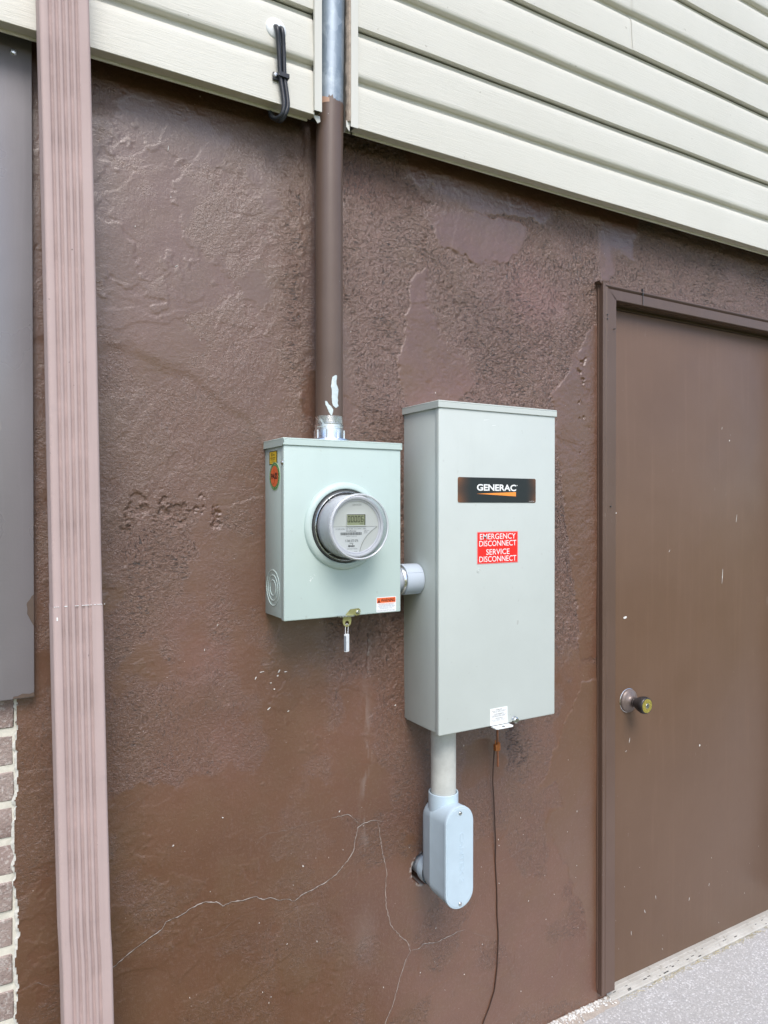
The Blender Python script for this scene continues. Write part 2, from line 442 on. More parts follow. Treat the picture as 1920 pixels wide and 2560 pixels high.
def alu_thresh():
    q = NM("weathered_threshold")
    c = q.mix(q.ramp(q.noise(12, 6, .7), .3, .7), (.43, .41, .365), (.56, .545, .50))
    c = q.mix(q.ramp(q.noise(40, 5, .75), .58, .70, 0, .7), c, (.20, .175, .14))
    return q.fin(c, .55, q.bump(q.noise(1, 4, .7, q.mp((14, 200, 200))), .3, .0015), .15, .4)
MT['threshold'] = alu_thresh()

# ================================================================== SETTING
def sheet(name, x0, x1, y0, y1, z, mat, hole=None):
    b = MB(); b.add([(x0, y0, z), (x1, y0, z), (x1, y1, z), (x0, y1, z)], [(0, 1, 2, 3)])
    o = obj(name, b, mat, smooth=0); o["kind"] = "structure"; return o
sheet("ground", -400, 400, -400, 400, -.03, MT['grass'])
b = MB(); b.box(1.02, 9, -1.25, .30, -.16, 0.0)
o = obj("concrete_path", b, MT['concrete'], smooth=0); o["kind"] = "structure"

# ================================================================== STUCCO WALL
HX, HZ = .968, .545            # ragged hole where the elbow fitting enters the wall
ridge = [(-.2, 1.76), (.213, 1.752), (.269, 1.757), (.305, 1.742), (.332, 1.724), (.374, 1.721), (.417, 1.692), (.456, 1.656), (.507, 1.635), (.538, 1.592), (.60, 1.50), (.7, 1.40)]
PATCHES = [
    [(.974,2.175),(1.085,2.208),(1.175,2.196),(1.299,2.194),(1.299,2.156),(1.23,2.095),(1.123,2.066),(1.047,2.084),(1.01,2.087),(.992,2.124)],
    [(.925,1.993),(.974,2.026),(.98,1.932),(1.023,1.858),(1.104,1.826),(1.123,1.755),(1.023,1.66),(.91,1.66),(.895,1.804),(.916,1.894)],
    [(1.463,1.83),(1.533,1.963),(1.70,1.967),(1.70,1.0),(1.50,1.0),(1.402,1.634),(1.387,1.756)],
    [(.91,2.293),(.91,2.5),(1.40,2.5),(1.401,2.28),(1.364,2.215),(1.175,2.203),(1.022,2.195),(.962,2.217),(.904,2.243)],
    [(1.364,2.283),(1.37,2.5),(1.75,2.5),(1.711,2.166),(1.631,2.188),(1.631,2.117),(1.573,2.09),(1.565,2.239)],
    [(1.328,.6425),(1.40,.67),(1.426,.60),(1.383,.5926),(1.358,.5597),(1.383,.5088),(1.444,.429),(1.471,.3497),(1.508,.26),(1.526,.1676),(1.70,.16),(1.70,.95),(1.50,.95),(1.42,.80)]]
def inpoly(x, z, poly, soft):
    """1 inside the outline, 0 outside, over a crisp edge"""
    ins = np.zeros(x.shape, bool); d2 = np.full(x.shape, 9.0)
    for (x0, z0), (x1, z1) in zip(poly, poly[1:]+poly[:1]):
        c = ((z0 > z) != (z1 > z))
        ins ^= c & (x < (x1-x0)*(z-z0)/((z1-z0) if z1 != z0 else 1e-9)+x0)
        ex, ez = x1-x0, z1-z0; t = np.clip(((x-x0)*ex+(z-z0)*ez)/(ex*ex+ez*ez), 0, 1)
        d2 = np.minimum(d2, (x-x0-t*ex)**2+(z-z0-t*ez)**2)
    sd = np.where(ins, 1, -1)*np.sqrt(d2)
    return sst(sd, -soft, soft)
def wall_fields(x, z):
    # height towards the viewer (metres) and the coat attributes
    big = fbm(x, z, .42, 3, 11)
    med = fbm(x, z, .10, 4, 21)
    ca, sa = math.cos(R(35)), math.sin(R(35))
    strok = fbm((x*ca-z*sa)*3.4, (x*sa+z*ca)*.8, .055, 4, 41)
    wx = x+.020*fbm(x, z, .05, 4, 51, .6); wz = z+.020*fbm(x, z, .05, 4, 55, .6)
    rx = sst(x+.06*fbm(x, z, .2, 3, 51), .70, .76)                     # right of the mast: heavily trowelled
    up_ = sst(z+.12*fbm(x, z, .15, 4, 57), .98, 1.12)
    isl = np.zeros(x.shape)
    softness = .0026+.030*sst(fbm(x, z, .13, 3, 35), -.10, .35)
    for p in PATCHES[:5]: isl = np.maximum(isl, inpoly(wx, wz, p, softness))
    low = inpoly(wx, wz, PATCHES[5], softness*.7)
    patchy = sst(fbm(x, z, .16, 5, 31, .6), -.12, .10)
    rough_zone = np.clip(rx*up_*(.72+.28*patchy)+rx*(1-up_)*.45*sst(fbm(x, z, .13, 4, 33), .0, .2)+.5*gz(x, z, .36, 1.36, .13, .07)*patchy+.34*gz(x, z, .28, 1.12, .06, .26)*patchy+.8*gz(x, z, 1.24, .86, .12, .13)*patchy+.34*gz(x, z, .36, .84, .12, .08)*patchy+.5*gz(x, z, .45, 1.19, .03, .12)+.6*gz(x, z, .62, 1.95, .03, .3), 0, 1)
    rough_zone = rough_zone*(1-.72*np.maximum(isl, low))
    ridged = 1-np.abs(fbm((x*ca+z*sa)*1.0, (z*ca-x*sa)*1.9, .014, 2, 61))*2.4
    fine = fbm(x, z, .0085, 2, 71)
    isl2 = sst(fbm(x, z, .22, 6, 91, .6), .16, .172)*(1-rx)
    rx_, rz_ = np.array(ridge).T
    rl = np.interp(x, rx_, rz_)+.006*fbm(x, z, .03, 2, 97)
    step = sst(rl-z, -.012, .016)*sst(.74-x, 0, .06)
    fzone = np.clip(1.3*gz(x, z, .35, 1.425, .10, .035)+gz(x, z, 1.50, 1.76, .022, .15)+gz(x, z, 1.27, 1.30, .02, .16)+.55*gz(x, z, 1.28, .88, .05, .08)+.9*gz(x, z, 1.0, 2.22, .03, .03)+gz(x, z, .97, 2.14, .015, .06), 0, 1)
    fsrc = fbm(x, z, .026, 5, 101, .6)+.60*(fzone-1)
    flake = sst(fsrc, .0, .025)*sst(fzone, .08, .25)
    pits = sst(fbm(x, z, .016, 3, 111), .26, .38)*rough_zone*rx*up_
    h = .0048*big+.0008*med+.0005*strok*(1-.6*rx)*patchy+rough_zone*(.0008*(ridged-.6)+.0006*fine)+.00012*fine
    h = h+.0013*isl+.0006*isl2+.0013*low+.0010*isl*fbm(x, z, .06, 3, 37)-.0018*step*(1-.6*sst(.5-z+1.0, 0, 1.5))-.0030*flake-.0016*pits
    # curved laps where one trowel stroke rides over the last
    for sc_, amp, hgt, sd in ((.36, 2.6, .0007, 211), (.20, 2.0, .0004, 221)):
        tl = fbm(x*.85+z*.35, z*1.25-x*.45, sc_, 4, sd)*amp; fr = tl-np.floor(tl)
        h = h+hgt*fr*(1-sst(fr, .955, 1))*sst(fbm(x, z, .20, 3, sd+7), -.02, .25)*(1-.6*rough_zone)
    # a thicker lip of paint round the flaked places
    h = h+.0016*sst(fsrc, -.08, .0)*(1-flake)*sst(fzone, .3, .6)
    # long vertical scar under the meter box and drips of an old joint
    sx_ = .811+.006*fbm(z, x*0, .05, 2, 121)
    scar = np.exp(-((x-sx_)/.0030)**2)*sst(z, 1.03, 1.08)*sst(1.15-z, 0, .03)
    h = h-.004*scar
    # build-up of paint beside the mast
    h = h+.004*gz(x, z*0, .632, 0, .014, 1)*sst(z, 1.6, 1.7)*(fbm(x, z, .03, 4, 131, .6)+.4)
    smooth = np.clip(.12*isl+.7*low+.35*isl2+.2*(1-rx)*(1-rough_zone), 0, 1)
    red = np.clip(gz(x, z, 1.32, 2.02, .13, .09)*1.2+.9*gz(x, z, .80, 2.19, .06, .05)+.5*gz(x, z, 1.05, 1.68, .2, .1)+.55*gz(x, z, .42, 1.15, .10, .10)+.5*gz(x, z, .40, .92, .14, .10)+.4*gz(x, z, .75, .95, .1, .1), 0, 1)*(.5+.5*sst(fbm(x, z, .10, 4, 141), -.2, .3))
    streak = gz(x, z, .800, .80, .012, .18)*sst(fbm(x*2.5, z*.5, .03, 3, 151), -.1, .5)*.30+gz(x, z, .80, .42, .03, .07)*.08
    chalk = streak+.45*scar*sst(fbm(x, z, .012, 2, 161), .1, .3)
    rr = np.sqrt((x-HX)**2+(z-HZ)**2)+.004*fbm(x, z, .012, 3, 171)
    chalk = chalk+.7*sst(.047-rr, 0, .005)*sst(fbm(x, z, .006, 2, 181), -.1, .2)
    rz = np.clip(.12+.9*rough_zone+.25*patchy*(1-rx)-.2*low-.2*isl, .04, 1)
    return h, np.clip(smooth, 0, 1), np.clip(red, 0, 1), np.clip(chalk, 0, 1), rr, rz
def height_at(x, z):
    return float(wall_fields(np.array([x]), np.array([z]))[0][0])

xs = np.concatenate([np.arange(.04, 1.60, .0023), np.arange(1.60, 2.6, .008), np.arange(2.6, 4.6, .1)])
zs = np.concatenate([np.arange(-.01, 2.30, .0023), np.arange(2.30, 2.44, .01)])
GX, GZ = np.meshgrid(xs, zs)
hh, a_s, a_r, a_c, rr, a_z = wall_fields(GX, GZ)
Y = -hh
Y = np.where(rr < .0385, .075, Y)
nx, nz = len(xs), len(zs)
co = np.stack([GX, Y, GZ], -1).reshape(-1, 3)
ix = np.arange(nx-1); iz = np.arange(nz-1); IX, IZ = np.meshgrid(ix, iz)
q00 = IZ*nx+IX
fcx, fcz = xs[IX]+.0011, zs[IZ]+.0011
keep = ~((fcx > 1.600) & (fcx < 2.52) & (fcz < 2.035))
edge = .0665+.006*fbm(fcx*0, fcz, .05, 3, 201)+.003*fbm(fcx*0, fcz, .012, 2, 205)
keep &= ~((fcx < edge) & (fcz < 1.092))
q = np.stack([q00, q00+1, q00+nx+1, q00+nx], -1)[keep]
me = bpy.data.meshes.new("stucco_wall")
me.vertices.add(len(co)); me.vertices.foreach_set("co", co.ravel())
me.loops.add(q.size); me.loops.foreach_set("vertex_index", q.ravel())
me.polygons.add(len(q)); me.polygons.foreach_set("loop_start", np.arange(0, q.size, 4)); me.polygons.foreach_set("loop_total", np.full(len(q), 4))
me.update(calc_edges=True)
ca_ = me.color_attributes.new("coat", 'FLOAT_COLOR', 'POINT')
ca_.data.foreach_set("color", np.stack([a_s, a_r, a_c, a_z], -1).ravel())
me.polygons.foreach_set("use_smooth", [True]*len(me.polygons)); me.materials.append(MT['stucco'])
WALL = bpy.data.objects.new("stucco_wall", me); COL.objects.link(WALL)
tag(WALL, "dark brown painted stucco wall with trowel marks and hairline cracks", "wall")

MT['crack'] = simple("crack_plaster", (.36, .31, .28), .9, 0, .3, 60)
MT['crack_dim'] = simple("crack_dusty", (.21, .155, .13), .9, 0, .3, 60)
MT['crack_shadow'] = simple("crack_shadow", (.022, .014, .011), .9, 0, .2, 60)  # shadow line beside each pale crack, painted as a dark ribbon
def crack(pts, wd, mat, seed, name="crack"):
    if mat is MT['crack'] and name == "crack": crack([(a+.0004, c-.0012) for a, c in pts], wd*.55, MT['crack_shadow'], seed, "crack_shadow")
    rs = random.Random(seed); P = []
    for (a, b), (c, d) in zip(pts[:-1], pts[1:]):
        L = math.hypot(c-a, d-b); n = max(2, int(L/.0055))
        for i in range(n):
            t = i/n; j = .0011 if i else .0004
            P.append((a+(c-a)*t+rs.uniform(-j, j), b+(d-b)*t+rs.uniform(-j, j)))
    P.append(pts[-1]); P = np.array(P)
    hs_ = wall_fields(P[:, 0], P[:, 1])[0]
    vs = []; fs = []
    for i in range(len(P)):
        d = P[min(i+1, len(P)-1)]-P[max(i-1, 0)]; d = d/(np.hypot(*d)+1e-9); nn = np.array([-d[1], d[0]])
        ww = wd*rs.uniform(.2, .95)*min(1, .15+min(i, len(P)-1-i)/6)
        for s_ in (-1, 1):
            p = P[i]+nn*ww*.5*s_; vs.append((p[0], -hs_[i]-(.0007 if name == 'crack_shadow' else .0010), p[1]))
    for i in range(len(P)-1): fs.append((i*2, i*2+2, i*2+3, i*2+1))
    b = MB(); b.add(vs, fs); return obj(name, b, mat, WALL, smooth=0)
crack([(.20,.505),(.2351,.5331),(.2657,.5509),(.2835,.5593),(.3015,.5678),(.3289,.5783),(.3382,.5922),(.3663,.5959),(.3902,.606),(.4144,.6103),(.4415,.6037),(.4564,.5907),(.4741,.5956),(.4997,.5915),(.531,.5914),(.5442,.5812),(.5629,.5801),(.5846,.568),(.601,.5665),(.6204,.5565),(.6401,.5667),(.6686,.5721),(.6976,.5803),(.7212,.5902),(.7511,.6149),(.7663,.6329),(.7725,.6641),(.7786,.6872),(.7971,.694),(.819,.6946),(.8475,.6866)], .0024, MT['crack'], 1)
crack([(.5259,.6963),(.5339,.7146),(.5524,.7229),(.5958,.7207),(.6516,.7237),(.7095,.7241)], .0014, MT['crack_dim'], 2)
crack([(.7095,.7241),(.7512,.7242),(.7664,.7117),(.7817,.6947)], .0018, MT['crack'], 3)
crack([(.832,.690),(.8373,.6601),(.8436,.6197),(.85,.5903),(.8577,.5604),(.8532,.5225),(.8564,.4769),(.8693,.4284),(.8987,.3914),(.9153,.375),(.9253,.349),(.9086,.3259),(.8954,.2961),(.8855,.2655),(.8725,.2306),(.8531,.1982),(.84,.15),(.845,.08)], .0020, MT['crack'], 4)
crack([(.9253,.349),(.9489,.3474),(.9626,.3547),(1.0041,.3466),(1.0395,.3499),(1.0683,.3548),(1.0902,.353)], .0025, MT['crack'], 5)
crack([(1.0902,.353),(1.1124,.3386),(1.1499,.3182),(1.18,.310)], .0014, MT['crack_dim'], 6)
crack([(1.0902,.3572),(1.1123,.3927),(1.1235,.4197),(1.1574,.4407),(1.1688,.4925),(1.1997,.5),(1.2351,.5036),(1.2832,.5168),(1.316,.5248)], .0015, MT['crack_dim'], 7)
crack([(1.2235,.2681),(1.2275,.2358),(1.2435,.1871),(1.2838,.1549)], .0013, MT['crack_dim'], 8)
crack([(1.4538,.2296),(1.4229,.2259),(1.4187,.1881),(1.4101,.1387),(1.3757,.1145)], .0013, MT['crack_dim'], 9)
crack([(.622,.556),(.628,.52),(.634,.47)], .0012, MT['crack_dim'], 10)
crack([(.40,.535),(.44,.53),(.47,.548),(.50,.56)], .0011, MT['crack_dim'], 11)
crack([(.075,.545),(.10,.548),(.118,.535),(.14,.53)], .0014, MT['crack_dim'], 12)
crack([(.235,.835),(.262,.845),(.30,.86)], .0012, MT['crack_dim'], 13)
# scuffs of bare plaster
scuff = MB(); rs = random.Random(5)
def chip(b, x, z, l, wd, ang, n=7, ywall=None):
    pts = []
    for k in range(n):
        a = 2*math.pi*k/n; rr_ = rs.uniform(.55, 1.1)
        u, v = math.cos(a)*l*rr_, math.sin(a)*wd*rr_
        pts.append((x+u*math.cos(ang)-v*math.sin(ang), z+u*math.sin(ang)+v*math.cos(ang)))
    y = -height_at(x, z)-.0012 if ywall is None else ywall
    b.prism(pts, (0, y, 0), EX, EZ, (0, .002, 0))
for x, z, l, wd, a in [(.5292,1.0674,.006,.0016,1.1),(.543,1.0793,.010,.0013,.1),(.5826,1.0765,.008,.0022,.9),(.598,1.0738,.006,.0014,.1),(.5799,1.0665,.004,.003,.5),(.5637,1.053,.005,.0016,0),(.5718,1.0383,.004,.0018,0),(.5583,.9968,.009,.0018,.6),(.6044,.985,.004,.002,.4),
    (.36,1.93,.006,.0012,.5),(.417,1.14,.006,.001,1.4),(.445,1.19,.005,.001,1.3),(.28,1.995,.004,.0012,1.5),(.345,2.165,.010,.0012,1.5),(.73,.735,.004,.0018,1),(.455,.78,.003,.002,0),(.64,.63,.003,.0028,1),(.352,.745,.0035,.002,.4),(1.3,.37,.004,.001,1.2),(1.48,.575,.004,.0012,1.4),(.88,.96,.004,.002,.5),(1.08,.865,.003,.002,.5),(.96,.90,.003,.0016,.5)]:
    chip(scuff, x, z, l*.62, wd*.62, a, 9)
for k in range(60):
    x = rs.uniform(.25, 1.5); z = rs.uniform(.03, .75) if k < 65 else rs.uniform(.9, 2.1)
    if .86 < x < 1.28 and .9 < z < 1.7: continue
    chip(scuff, x, z, rs.uniform(.0008, .0022), rs.uniform(.0005, .0010), rs.uniform(.6, 2.2), 6)
obj("plaster_chip", scuff, MT['debris'], WALL, smooth=0)

# ================================================================== BRICK WALL (lower left)
BR = thing("brick_wall", "weathered brick wall with pale mortar joints at the left edge below the grey panel", "wall", (-.6, .03, 0))
b = MB(); b.box(-2.2, .085, .0060, .25, -.05, 1.0885)
obj("mortar", b, MT['mortar'], BR, smooth=0)
b = MB(); rs = random.Random(3); z = -.055; row = 0
while z < 1.07:
    x = .060 if row % 2 == 0 else .060-.105
    first = True
    xr = .0615+rs.uniform(-.003, .003)
    while xr > -2.1:
        L = .195 if not first or row % 2 == 0 else .095
        j = lambda: rs.uniform(-.0015, .0015)
        b.box(xr-L, xr, .004+j(), .03, z+.006+j(), min(z+.0605+j(), 1.0880), .002, 1)
        xr -= L+.011; first = False
    z += .0675; row += 1
# roughen the arrises
b.v = [(p[0]+.0016*float(vn(np.array([p[2]*160.]), np.array([p[0]*160.]), 303)[0]), p[1]+.0014*float(vn(np.array([p[0]*120.]), np.array([p[2]*120.]), 301)[0]), p[2]+.0012*float(vn(np.array([p[0]*150.+9]), np.array([p[2]*150.]), 302)[0])) for p in b.v]
obj("brickwork", b, MT['brick'], BR, smooth=40)
# torn whitewashed edge where the stucco coat stops over the brick
b = MB(); n = 360; vs = []; fs = []
zz = np.linspace(0, 1.088, n)
e = .0665+.006*fbm(zz*0, zz, .05, 3, 201)+.003*fbm(zz*0, zz, .012, 2, 205)
wdt = np.clip(.0040+.006*fbm(zz*0, zz, .030, 3, 221), .0012, .010)
for i in range(n):
    vs += [(e[i]-wdt[i], .0036, zz[i]), (e[i]-wdt[i]*.5, .0026, zz[i]), (e[i]+.0006, .0008, zz[i])]
for i in range(n-1):
    for k in range(2): fs.append((i*3+k, i*3+k+1, i*3+3+k+1, i*3+3+k))
b.add(vs, fs); obj("torn_edge", b, MT['rag'], WALL, smooth=0)

# ================================================================== GREY-BROWN SHEET PANEL (upper left)
PN = thing("metal_panel", "flat grey-brown sheet panel behind the downspout, above the brick", "panel", (-.3, -.012, 1.0895))
b = MB(); b.box(-2.2, .0960, -.020, -.004, 1.0892, 2.40, .0015)
obj("panel_sheet", b, MT['panel'], PN)
b = MB(); b.prism([(.0955,1.2780),(.0920,1.2755),(.0895,1.270),(.0845,1.264),(.0838,1.2604),(.0850,1.252),(.0845,1.2433),(.088,1.236),(.0912,1.229),(.0950,1.2212),(.0955,1.222)], (0, -.0204, 0), EX, EZ, (0, -.0003, 0))
obj("touch_up_paint", b, MT['panel_patch'], PN, smooth=0); b = MB(); b.prism([(.060,1.0906),(.0955,1.0906),(.0955,1.0985),(.088,1.0965),(.076,1.098),(.068,1.0945),(.062,1.0945)], (0, -.0204, 0), EX, EZ, (0, -.0003, 0))
obj("touch_up_paint", b, MT['panel_patch'], PN, smooth=0)
b = MB(); b.lathe([(0.0001, .0035), (.0045, .0028), (.0062, 0)], (.0665, -.020, 2.262), (0, -1, 0), 20); b.box(.0630, .0700, -.0240, -.0234, 2.2612, 2.2628)
obj("screw", b, MT['steel'], PN)

# ================================================================== VINYL SIDING
SID = thing("vinyl_siding", "cream horizontal lap siding with wood grain on the upper wall", "siding", (1.5, -.03, H+.852))
Z0 = H+.8376; PITCH = .1118
def course(z, formed):
    yb, yt, yc = -.0750, -.0728, -.0612
    p = []
    if formed: p += [(yc, z-.0035), (yc-.001, z-.0012), (yb+.0050, z-.0006), (yb+.0018, z+.0004), (yb+.0003, z+.0024)]
    else: p += [(yc+.004, z+.0010), (yb+.0012, z+.0004), (yb+.0001, z+.0012)]
    p += [(yb, z+.012), (yt, z+PITCH*.675)]
    for k in range(1, 7):
        a = k/6*math.pi/2
        p.append((yt+(yc-yt)*(1-math.cos(a)), z+PITCH*.675+(PITCH*.885-PITCH*.675)*math.sin(a)))
    p.append((yc, z+PITCH*(1.0 if not formed else 1.0)-.0030))
    return p
def wavy(x, y, z):
    return (.0007*math.sin(x*5.1+z*40)+.0005*math.sin(x*13.7+z*17), .0006*math.sin(x*3.3+z*31)+.0004*math.sin(x*9.1+z*57))
def siding(name, x0, x1, lap={}):
    b = MB()
    for i in range(17):
        z = Z0+PITCH*i; formed = (i % 2 == 1)
        p = course(z, formed)
        if i == 0: p = [(-.051, z+.001), (-.0535, z+.0002), (-.069, z+.0006)]+p[1:]
        if not formed and i: p = [(-.0600, z+.0036)]+p     # lock slot
        if i in lap:
            b.sweep(p, x0, lap[i]+.02, .05, wavy); b.sweep([(y-.0014, zz_) for y, zz_ in p], lap[i], x1, .05, wavy)
        else: b.sweep(p, x0, x1, .05, wavy)
    return obj(name, b, MT['vinyl'], SID, smooth=38)
siding("siding_field", -1.6, .6361)
siding("siding_field", .7338, 5.2, {4: 1.614, 5: 1.614, 10: 2.3, 11: 2.3})
for xa, xb in ((-1.6, .629), (.739, 5.2)):
    b = MB(); b.sweep([(-.0465, Z0+.030), (-.0470, Z0+.0005), (-.0488, Z0-.0042), (-.0512, Z0-.0046), (-.0525, Z0-.0016), (-.0522, Z0+.004)], xa, xb, .08)
    obj("starter_strip", b, MT['trim'], SID)
for xa, xb, ya in ((-1.6, .640, -.0440), (.640, .731, -.0150), (.731, 5.2, -.0440)):
    b = MB(); b.box(xa, xb, ya, .02, Z0+.028, 4.3)
    obj("sheathing", b, MT['dark_void'], SID, smooth=0)
def jtrim(xa, xb, zb, side):
    b = MB(); y0 = -.0825
    zt = 4.25
    b.box(xa, xb, y0, y0+.0016, zb, zt, .0005, 1)                      # face
    xi = xb if side > 0 else xa                                        # inner return towards the pipe
    b.box(xi-.0014 if side > 0 else xi, xi if side > 0 else xi+.0014, y0+.0018, -.0445, zb+.003, zt)
    b.box(xa+.0008, xb-.0008, -.0476, -.0455, zb+.004, zt)             # back leg
    xo = xa if side > 0 else xb
    b.box(xo if side > 0 else xo-.0012, xo+.0012 if side > 0 else xo, y0+.0018, y0+.0075, zb+.001, zt)
    return obj("trim_channel", b, MT['trim'], SID, smooth=0)
jtrim(.6331, .6503, H+.8434, 1); jtrim(.7201, .7378, H+.8316, -1)
b = MB(); rs = random.Random(9); vs = []; fs = []; n = 260
for i in range(n):
    z = H+.843+(4.2-H-.843)*i/(n-1)
    a = .0018*rs.random()
    for k, (x, y) in enumerate([(.7190, -.0825), (.7166-a, -.082-a), (.7140-a, -.0765-a), (.7128, -.0690), (.7190, -.0650)]): vs.append((x, y, z))
for i in range(n-1):
    for k in range(4): fs.append((i*5+k+1, i*5+k, i*5+5+k, i*5+6+k))
b.add(vs, fs); obj("caulk_bead", b, MT['caulk'], SID, smooth=60)
# torn corner of the starter beside the pipe
b = MB(); b.prism([(.6330, 2.2800), (.6503, 2.2800), (.6515, 2.2690), (.6450, 2.2640), (.6390, 2.2720)], (0, -.071, 0), EX, EZ, (0, .0015, 0)); obj("bent_flap", b, MT['trim'], SID, smooth=0)
b = MB(); b.prism([(.7108, 2.2850), (.7196, 2.2850), (.7187, 2.2630), (.7113, 2.2715)], (0, -.077, 0), EX, EZ, (0, .0015, 0)); obj("bent_flap", b, MT['trim'], SID, smooth=0)

# ================================================================== DOWNSPOUT
DS = thing("downspout", "faded pinkish tan fluted downspout running up the left side of the wall", "downspout", (.17, -.06, .0))
def spoutsec(z0, z1, ring=0, sc=1.0, dyy=0, n=60):
    W2, D2 = .0403*sc, .030*sc
    prof = []
    def arc(cx, cy, r, a0, a1, k=5):
        for i in range(k+1):
            a = R(a0+(a1-a0)*i/k); prof.append((cx+r*math.cos(a), cy+r*math.sin(a)))
    rc = .006
    # start back-left, go along the left side to the front, across the flutes, and back
    prof.append((-W2, D2)); prof.append((-W2, -D2+.017)); prof.append((-W2+.0016, -D2+.0145)); prof.append((-W2, -D2+.012))
    arc(-W2+rc, -D2+rc, rc, 180, 270)
    fl = [-.0228, -.0126, -.0019, .0087, .0189]
    for f in fl:
        f *= sc
        for t, d in ((-.0052, 0), (-.0038, .0008), (-.0024, .0022), (-.0008, .0027), (.0008, .0023), (.0020, .0008), (.0032, -.0004), (.0046, 0)):
            prof.append((f+t, -D2+d))
    arc(W2-rc, -D2+rc, rc, 270, 360)
    prof.append((W2, D2))
    vs = []; fs = []; p = len(prof)
    for i in range(n+1):
        z = z0+(z1-z0)*i/n
        xc = .1714+(.1393-.1714)*(z-.5176)/(2.304-.5176)+.0008*math.sin(z*4.0)
        yc = -.107+dyy+.0012*math.sin(z*3.1)
        if z < .69: xc += .0016*min(1, (.69-z)/.05)
        for a, c in prof: vs.append((xc+a, yc+c, z))
    for i in range(n):
        for k in range(p): 
            k2 = (k+1) % p; fs.append((i*p+k, i*p+k2, (i+1)*p+k2, (i+1)*p+k))
    return vs, fs
def groove_dirt_shade(o, n):
    o.data.materials.append(MT['groove'])
    idx = [0]*len(o.data.polygons); p = len(idx)//n
    for i in range(len(idx)):
        k = i % p
        if 10 <= k < 50 and (k-10) % 8 in (1, 2, 3, 4): idx[i] = 1
    o.data.polygons.foreach_set("material_index", idx)
b = MB(); b.add(*spoutsec(1.2545, 3.6, dyy=0, sc=1.0, n=80)); groove_dirt_shade(obj("upper_length", b, MT['spout'], DS, smooth=50), 80)
b = MB(); b.add(*spoutsec(.02, 1.2672, sc=1.022, dyy=-.0008, n=60)); groove_dirt_shade(obj("lower_length", b, MT['spout'], DS, smooth=50), 60)
b = MB(); rs = random.Random(4)
for k in range(30):
    t = k/29; x = .1588-.0403+.0806*t; 
    if rs.random() < .75:
        z = 1.2677; b.box(x, x+.0032*rs.uniform(.5, 1.2), -.1402, -.1388, z-.0004, z+.0004+(.002*rs.random() if k in (3, 5, 6, 7) else 0))
b.box(.1226, .1248, -.1396, -.1385, 1.2438, 1.2497)
obj("bare_metal_scratch", b, MT['white'], DS, smooth=0)

# ================================================================== SERVICE MAST PIPE
PX, PY, PR = .682, -.050, .0301
MP = thing("mast_pipe", "vertical steel mast pipe, brown below and bare galvanised above, entering the meter box top", "pipe", (PX, PY, H+.142))
def pxz(z): return PX+.006*max(0, (z-2.15)/.4)**1.0 if z > 2.15 else PX
zp = 2.3165
b = MB(); b.tube([(pxz(z), PY, z) for z in (1.634, 1.8, 2.0, 2.15, 2.25, zp)], PR, 48); obj("painted_section", b, MT['pipe_brown'], MP, smooth=40)
b = MB(); b.tube([(pxz(z), PY, z) for z in (zp-.02, 2.6, 3.2, 3.9)], PR-.0006, 48); obj("galvanised_section", b, MT['galv'], MP, smooth=40)
# ragged paint line
b = MB(); rs = random.Random(12); n = 72; vs = []; fs = []
for k in range(n):
    a = 2*math.pi*k/n; hgt = .002+.007*abs(math.sin(a*3.1+.6))*rs.random()+.004*rs.random()+(.006 if rs.random() < .12 else 0)
    for z in (zp-.004, zp+hgt): vs.append((pxz(z)+math.cos(a)*(PR+.0001), PY+math.sin(a)*(PR+.0001), z))
for k in range(n): k2 = (k+1) % n; fs.append((2*k, 2*k2, 2*k2+1, 2*k+1))
b.add(vs, fs); obj("paint_edge", b, MT['pipe_brown'], MP, smooth=0)
MT['primer'] = simple("tan_primer", (.44, .27, .19), .6, 0, .1, 50)
def onpipe(b, poly, r):
    """outline in (angle, z) wrapped on the pipe"""
    cx = sum(p[0] for p in poly)/len(poly); cz = sum(p[1] for p in poly)/len(poly)
    vs = [(pxz(cz)+math.cos(cx)*r, PY+math.sin(cx)*r, cz)]+[(pxz(z)+math.cos(a)*r, PY+math.sin(a)*r, z) for a, z in poly]
    n = len(poly); b.add(vs, [(0, 1+i, 1+(i+1) % n) for i in range(n)])
b = MB(); 
for i in range(6):
    a0 = -2.72+i*.11
    onpipe(b, [(a0, zp-.002), (a0+.11, zp-.002), (a0+.11, zp+.012-.001*i), (a0, zp+.012-.001*(i-1))], PR+.0004)
obj("primer_patch", b, MT['primer'], MP, smooth=0)
def xang(x): return -math.acos(max(-1, min(1, (x-PX)/PR)))
b = MB()
